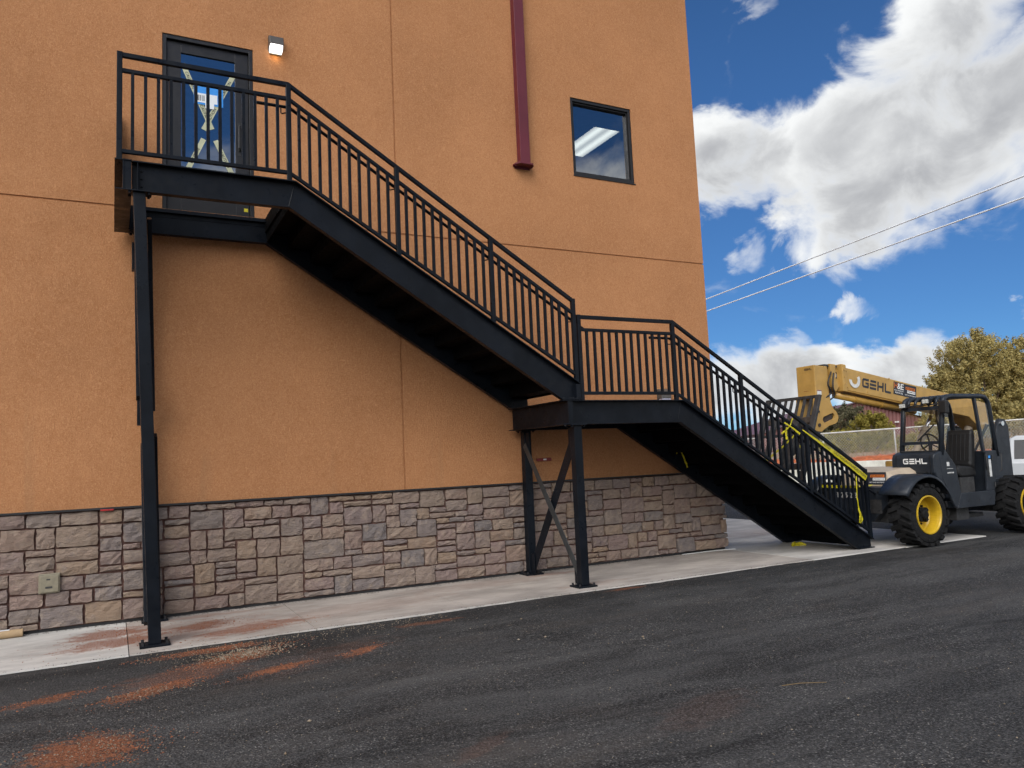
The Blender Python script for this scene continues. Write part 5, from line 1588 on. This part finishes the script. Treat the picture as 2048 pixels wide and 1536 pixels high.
# dry straw behind the fence
sg = MB(); rgs = random.Random(8)
for i in range(5200):
    t = rgs.choice((rgs.uniform(-22, -1), rgs.uniform(-22, 20)))
    dd = rgs.uniform(1.7, 9)
    hh = rgs.uniform(.25, .75) * (1.5 if t < -4 else .55)
    p = Vector(bk(t, dd, 1.0 + max(0, -t) * .012))
    w_ = .03
    a = rgs.uniform(0, 6.28)
    u_ = Vector((math.cos(a), math.sin(a), 0)) * w_
    ln = Vector((rgs.uniform(-.25, .25), rgs.uniform(-.25, .25), 1)) * hh
    sg.add([p - u_, p + u_, p + ln], [(0, 1, 2)])
tag(sg.build('dry_grass', 'straw'), 'tall dry straw coloured grass behind the fence', 'grass', kind='stuff')

# ================================================================== maroon shed, hills, power lines
sh = thing('maroon_shed', 'maroon ribbed metal shed with a low gable far behind the fence', 'building', (58, 34, 1.1))
r2 = Vector((.887, -.462, 0)); d2 = Vector((.462, .887, 0)); S0 = Vector((55.75, 34.3, 0))
def sp(s, dd, z): p = S0 + r2 * s + d2 * dd; return (p.x, p.y, z)
HW, Z0, ZE, ZR = 8.2, .9, 2.85, 5.1
fw = MB()
nrib = 54
cut = []
for i in range(nrib * 2 + 1):
    s = -HW + 2 * HW * i / (nrib * 2)
    dd = -.05 if i % 2 else .05
    cut.append((s, dd, ZR - (ZR - ZE) * abs(s) / HW))
for s, dd, z in cut: fw.v += [sp(s, dd, Z0), sp(s, dd, z)]
for i in range(len(cut) - 1): fw.f.append((2 * i, 2 * i + 2, 2 * i + 3, 2 * i + 1))
fw.build('gable_wall', 'ribmaroon', sh)
for s_ in (-1, 1):
    MB().add([sp(s_ * HW, 0, Z0), sp(s_ * HW, 18, Z0), sp(s_ * HW, 18, ZE), sp(s_ * HW, 0, ZE)], [(0, 1, 2, 3)]).build('side_wall', 'ribmaroon', sh)
    MB().add([sp(0, -.3, ZR + .06), sp(s_ * (HW + .3), -.3, ZE), sp(s_ * (HW + .3), 18, ZE), sp(0, 18, ZR + .06)], [(0, 1, 2, 3)]).build('roof', 'ribmaroon', sh)
MB().box(-.15, .15, -.1, .1, -.06, .06, Matrix.Translation(sp(3.2, -.2, 3.35))).build('shed_lamp', 'frame_w', sh)
hm = MB(); rgh = random.Random(2)
nh = 160
for i in range(nh + 1):
    a = R_(-40 + 150 * i / nh)
    dist = 620
    hgt = 13 + 5 * math.sin(a * 9) + 3 * math.sin(a * 23 + 1) + rgh.uniform(-.8, 1.2)
    x, y = dist * math.sin(a), dist * math.cos(a)
    hm.v += [(x * .9, y * .9, 0), (x, y, hgt), (x * 1.2, y * 1.2, hgt * 1.15)]
for i in range(nh):
    a = i * 3
    hm.f += [(a, a + 3, a + 4, a + 1), (a + 1, a + 4, a + 5, a + 2)]
struct(hm.build('hills', 'hill', smooth=True))
PA, PB = Vector((31.6, 35.4, 0)), Vector((24.0, -9.2, 0))
for lab, p in (('wooden utility pole standing behind the stucco building', PA), ('wooden utility pole beside the parking lot', PB)):
    u = thing('utility_pole', lab, 'pole', p, 'utility poles carrying the wires')
    MB().tube([p + Vector((0, 0, -.05)), p + Vector((0, 0, 10.9))], [.16, .11], 12).build('pole_shaft', 'wood', u, smooth=True)
    for z in (10.05, 9.38):
        MB().tube([p + Vector((0, 0, z)), p + Vector((-.2, 0, z))], .04, 8).build('insulator', 'frame_w', u)
for lab, a, b in (('upper bright power line crossing the sky beside the building', (29.4, 22.5, 10.06), (26.22, 3.76, 10.05)), ('lower bright power line crossing the sky beside the building', (29.45, 22.55, 9.40), (26.23, 3.83, 9.36))):
    a, b = Vector(a), Vector(b); dv = a - b
    pts = [b + dv * (-.69 + 2.37 * i / 60) for i in range(61)]
    o = MB().tube(pts, .030, 8).build('power_line', 'wire')
    tag(o, lab, 'cable', 'power lines')

# ================================================================== loose stuff on the ground
pbm = MB(); rgp = random.Random(6)
def pebble(x, y, r, z=-.014):
    vs = []
    for (a, b, c) in ((1, 0, 0), (-1, 0, 0), (0, 1, 0), (0, -1, 0), (0, 0, 1), (0, 0, -1)):
        k_ = r * rgp.uniform(.6, 1.2)
        vs.append((x + a * k_ + rgp.uniform(-.2, .2) * r, y + b * k_ + rgp.uniform(-.2, .2) * r, z + r * .5 + c * k_ * .7))
    pbm.add(vs, [(0, 2, 4), (2, 1, 4), (1, 3, 4), (3, 0, 4), (2, 0, 5), (1, 2, 5), (3, 1, 5), (0, 3, 5)])
for i in range(800): pebble(rgp.gauss(1.08, .20), rgp.gauss(-2.42, .12), rgp.uniform(.004, .010))
for i in range(500): pebble(rgp.uniform(.2, 3.2), -1.9 - abs(rgp.gauss(0, .25)), rgp.uniform(.003, .008))
for i in range(2200): pebble(rgp.uniform(-1.2, 9), -1.95 - 6. * rgp.random() ** 1.3, rgp.uniform(.0022, .0055))
for i in range(200): pebble(rgp.uniform(-1, 7), rgp.uniform(-7.5, -2.0), rgp.uniform(.004, .009))
for (x, y, r) in ((2.75, -3.0, .016), (3.3, -3.55, .016), (1.15, -4.7, .018), (1.25, -3.55, .014), (4.25, -4.15, .017), (4.22, -4.2, .011), (5.05, -4.3, .014), (3.75, -2.75, .013), (.9, -5.2, .014), (3.55, -3.6, .014)): pebble(x, y, r)
for i in range(260): pebble(rgp.gauss(-.1, .2), rgp.gauss(-4.42, .18), rgp.uniform(.003, .008))
for i in range(160): pebble(rgp.gauss(.26, .2), rgp.gauss(-3.25, .08), rgp.uniform(.003, .008))
tag(pbm.build('gravel', 'pebble'), 'loose pale gravel scattered on the asphalt', 'gravel', kind='stuff')
def clod_patch(pts, z, seed, hgt, lab):
    rgc = random.Random(seed)
    mb = MB()
    for (x, y, rx, ry, a, n) in pts:
        streaks = [(rgc.uniform(-.75, .75), rgc.uniform(-.8, .8), rgc.uniform(.3, .7), rgc.uniform(.15, .5)) for _ in range(7)]
        for i in range(n):
            su, sv, lu, lv = rgc.choice(streaks)
            u = (su + rgc.gauss(0, lu)) * rx; v = (sv + rgc.gauss(0, lv)) * ry
            px = x + u * math.cos(a) - v * math.sin(a); py = y + u * math.sin(a) + v * math.cos(a)
            r = rgc.uniform(.003, .009) * (1.6 if rgc.random() < .06 else 1)
            vs = []
            for (p, q, c) in ((1, 0, 0), (-.5, .85, 0), (-.5, -.85, 0), (0, 0, 1)):
                k_ = r * rgc.uniform(.7, 1.3)
                vs.append((px + p * k_, py + q * k_, z + c * k_ * hgt))
            mb.add(vs, [(0, 1, 3), (1, 2, 3), (2, 0, 3)])
    tag(mb.build('loose_soil', 'soil'), lab, 'soil', kind='stuff')
clod_patch([(s[0], s[1], s[2], s[3], s[4], int(420 * s[5] * s[2] * s[3] / .03) if s[5] > .4 else 60) for s in SOIL_A[:7]], -.0135, 3, .8, 'spilt red soil crumbs on the asphalt')
clod_patch([(s[0], s[1], s[2], s[3], s[4], 260) for s in SOIL_C[:4]], .0005, 5, .6, 'spilt red soil crumbs on the concrete walk')
rgq = random.Random(17)
gr = MB()
for i in range(2600):
    x = rgq.uniform(-1.6, 9.0); y = -.062 - abs(rgq.gauss(0, .05)); r = rgq.uniform(.002, .007)
    if rgq.random() < .25: y = -1.845 + rgq.gauss(0, .02)
    vs = [(x + r * a * rgq.uniform(.6, 1.3), y + r * b * rgq.uniform(.6, 1.3), .0015 + r * c) for a, b, c in ((1, 0, 0), (-.5, .85, 0), (-.5, -.85, 0), (0, 0, .8))]
    gr.add(vs, [(0, 1, 3), (1, 2, 3), (2, 0, 3)])
tag(gr.build('wall_grit', 'rust'), 'dark grit lying along the foot of the stone wall', 'grit', kind='stuff')
tw = MB()
tw.tube([(4.12, -5.90, -.008), (4.25, -5.94, -.004), (4.42, -6.02, -.008)], [.003, .003, .002], 5)
tag(tw.build('straw_stalk', 'straw'), 'single pale straw stalk lying on the asphalt', 'straw')
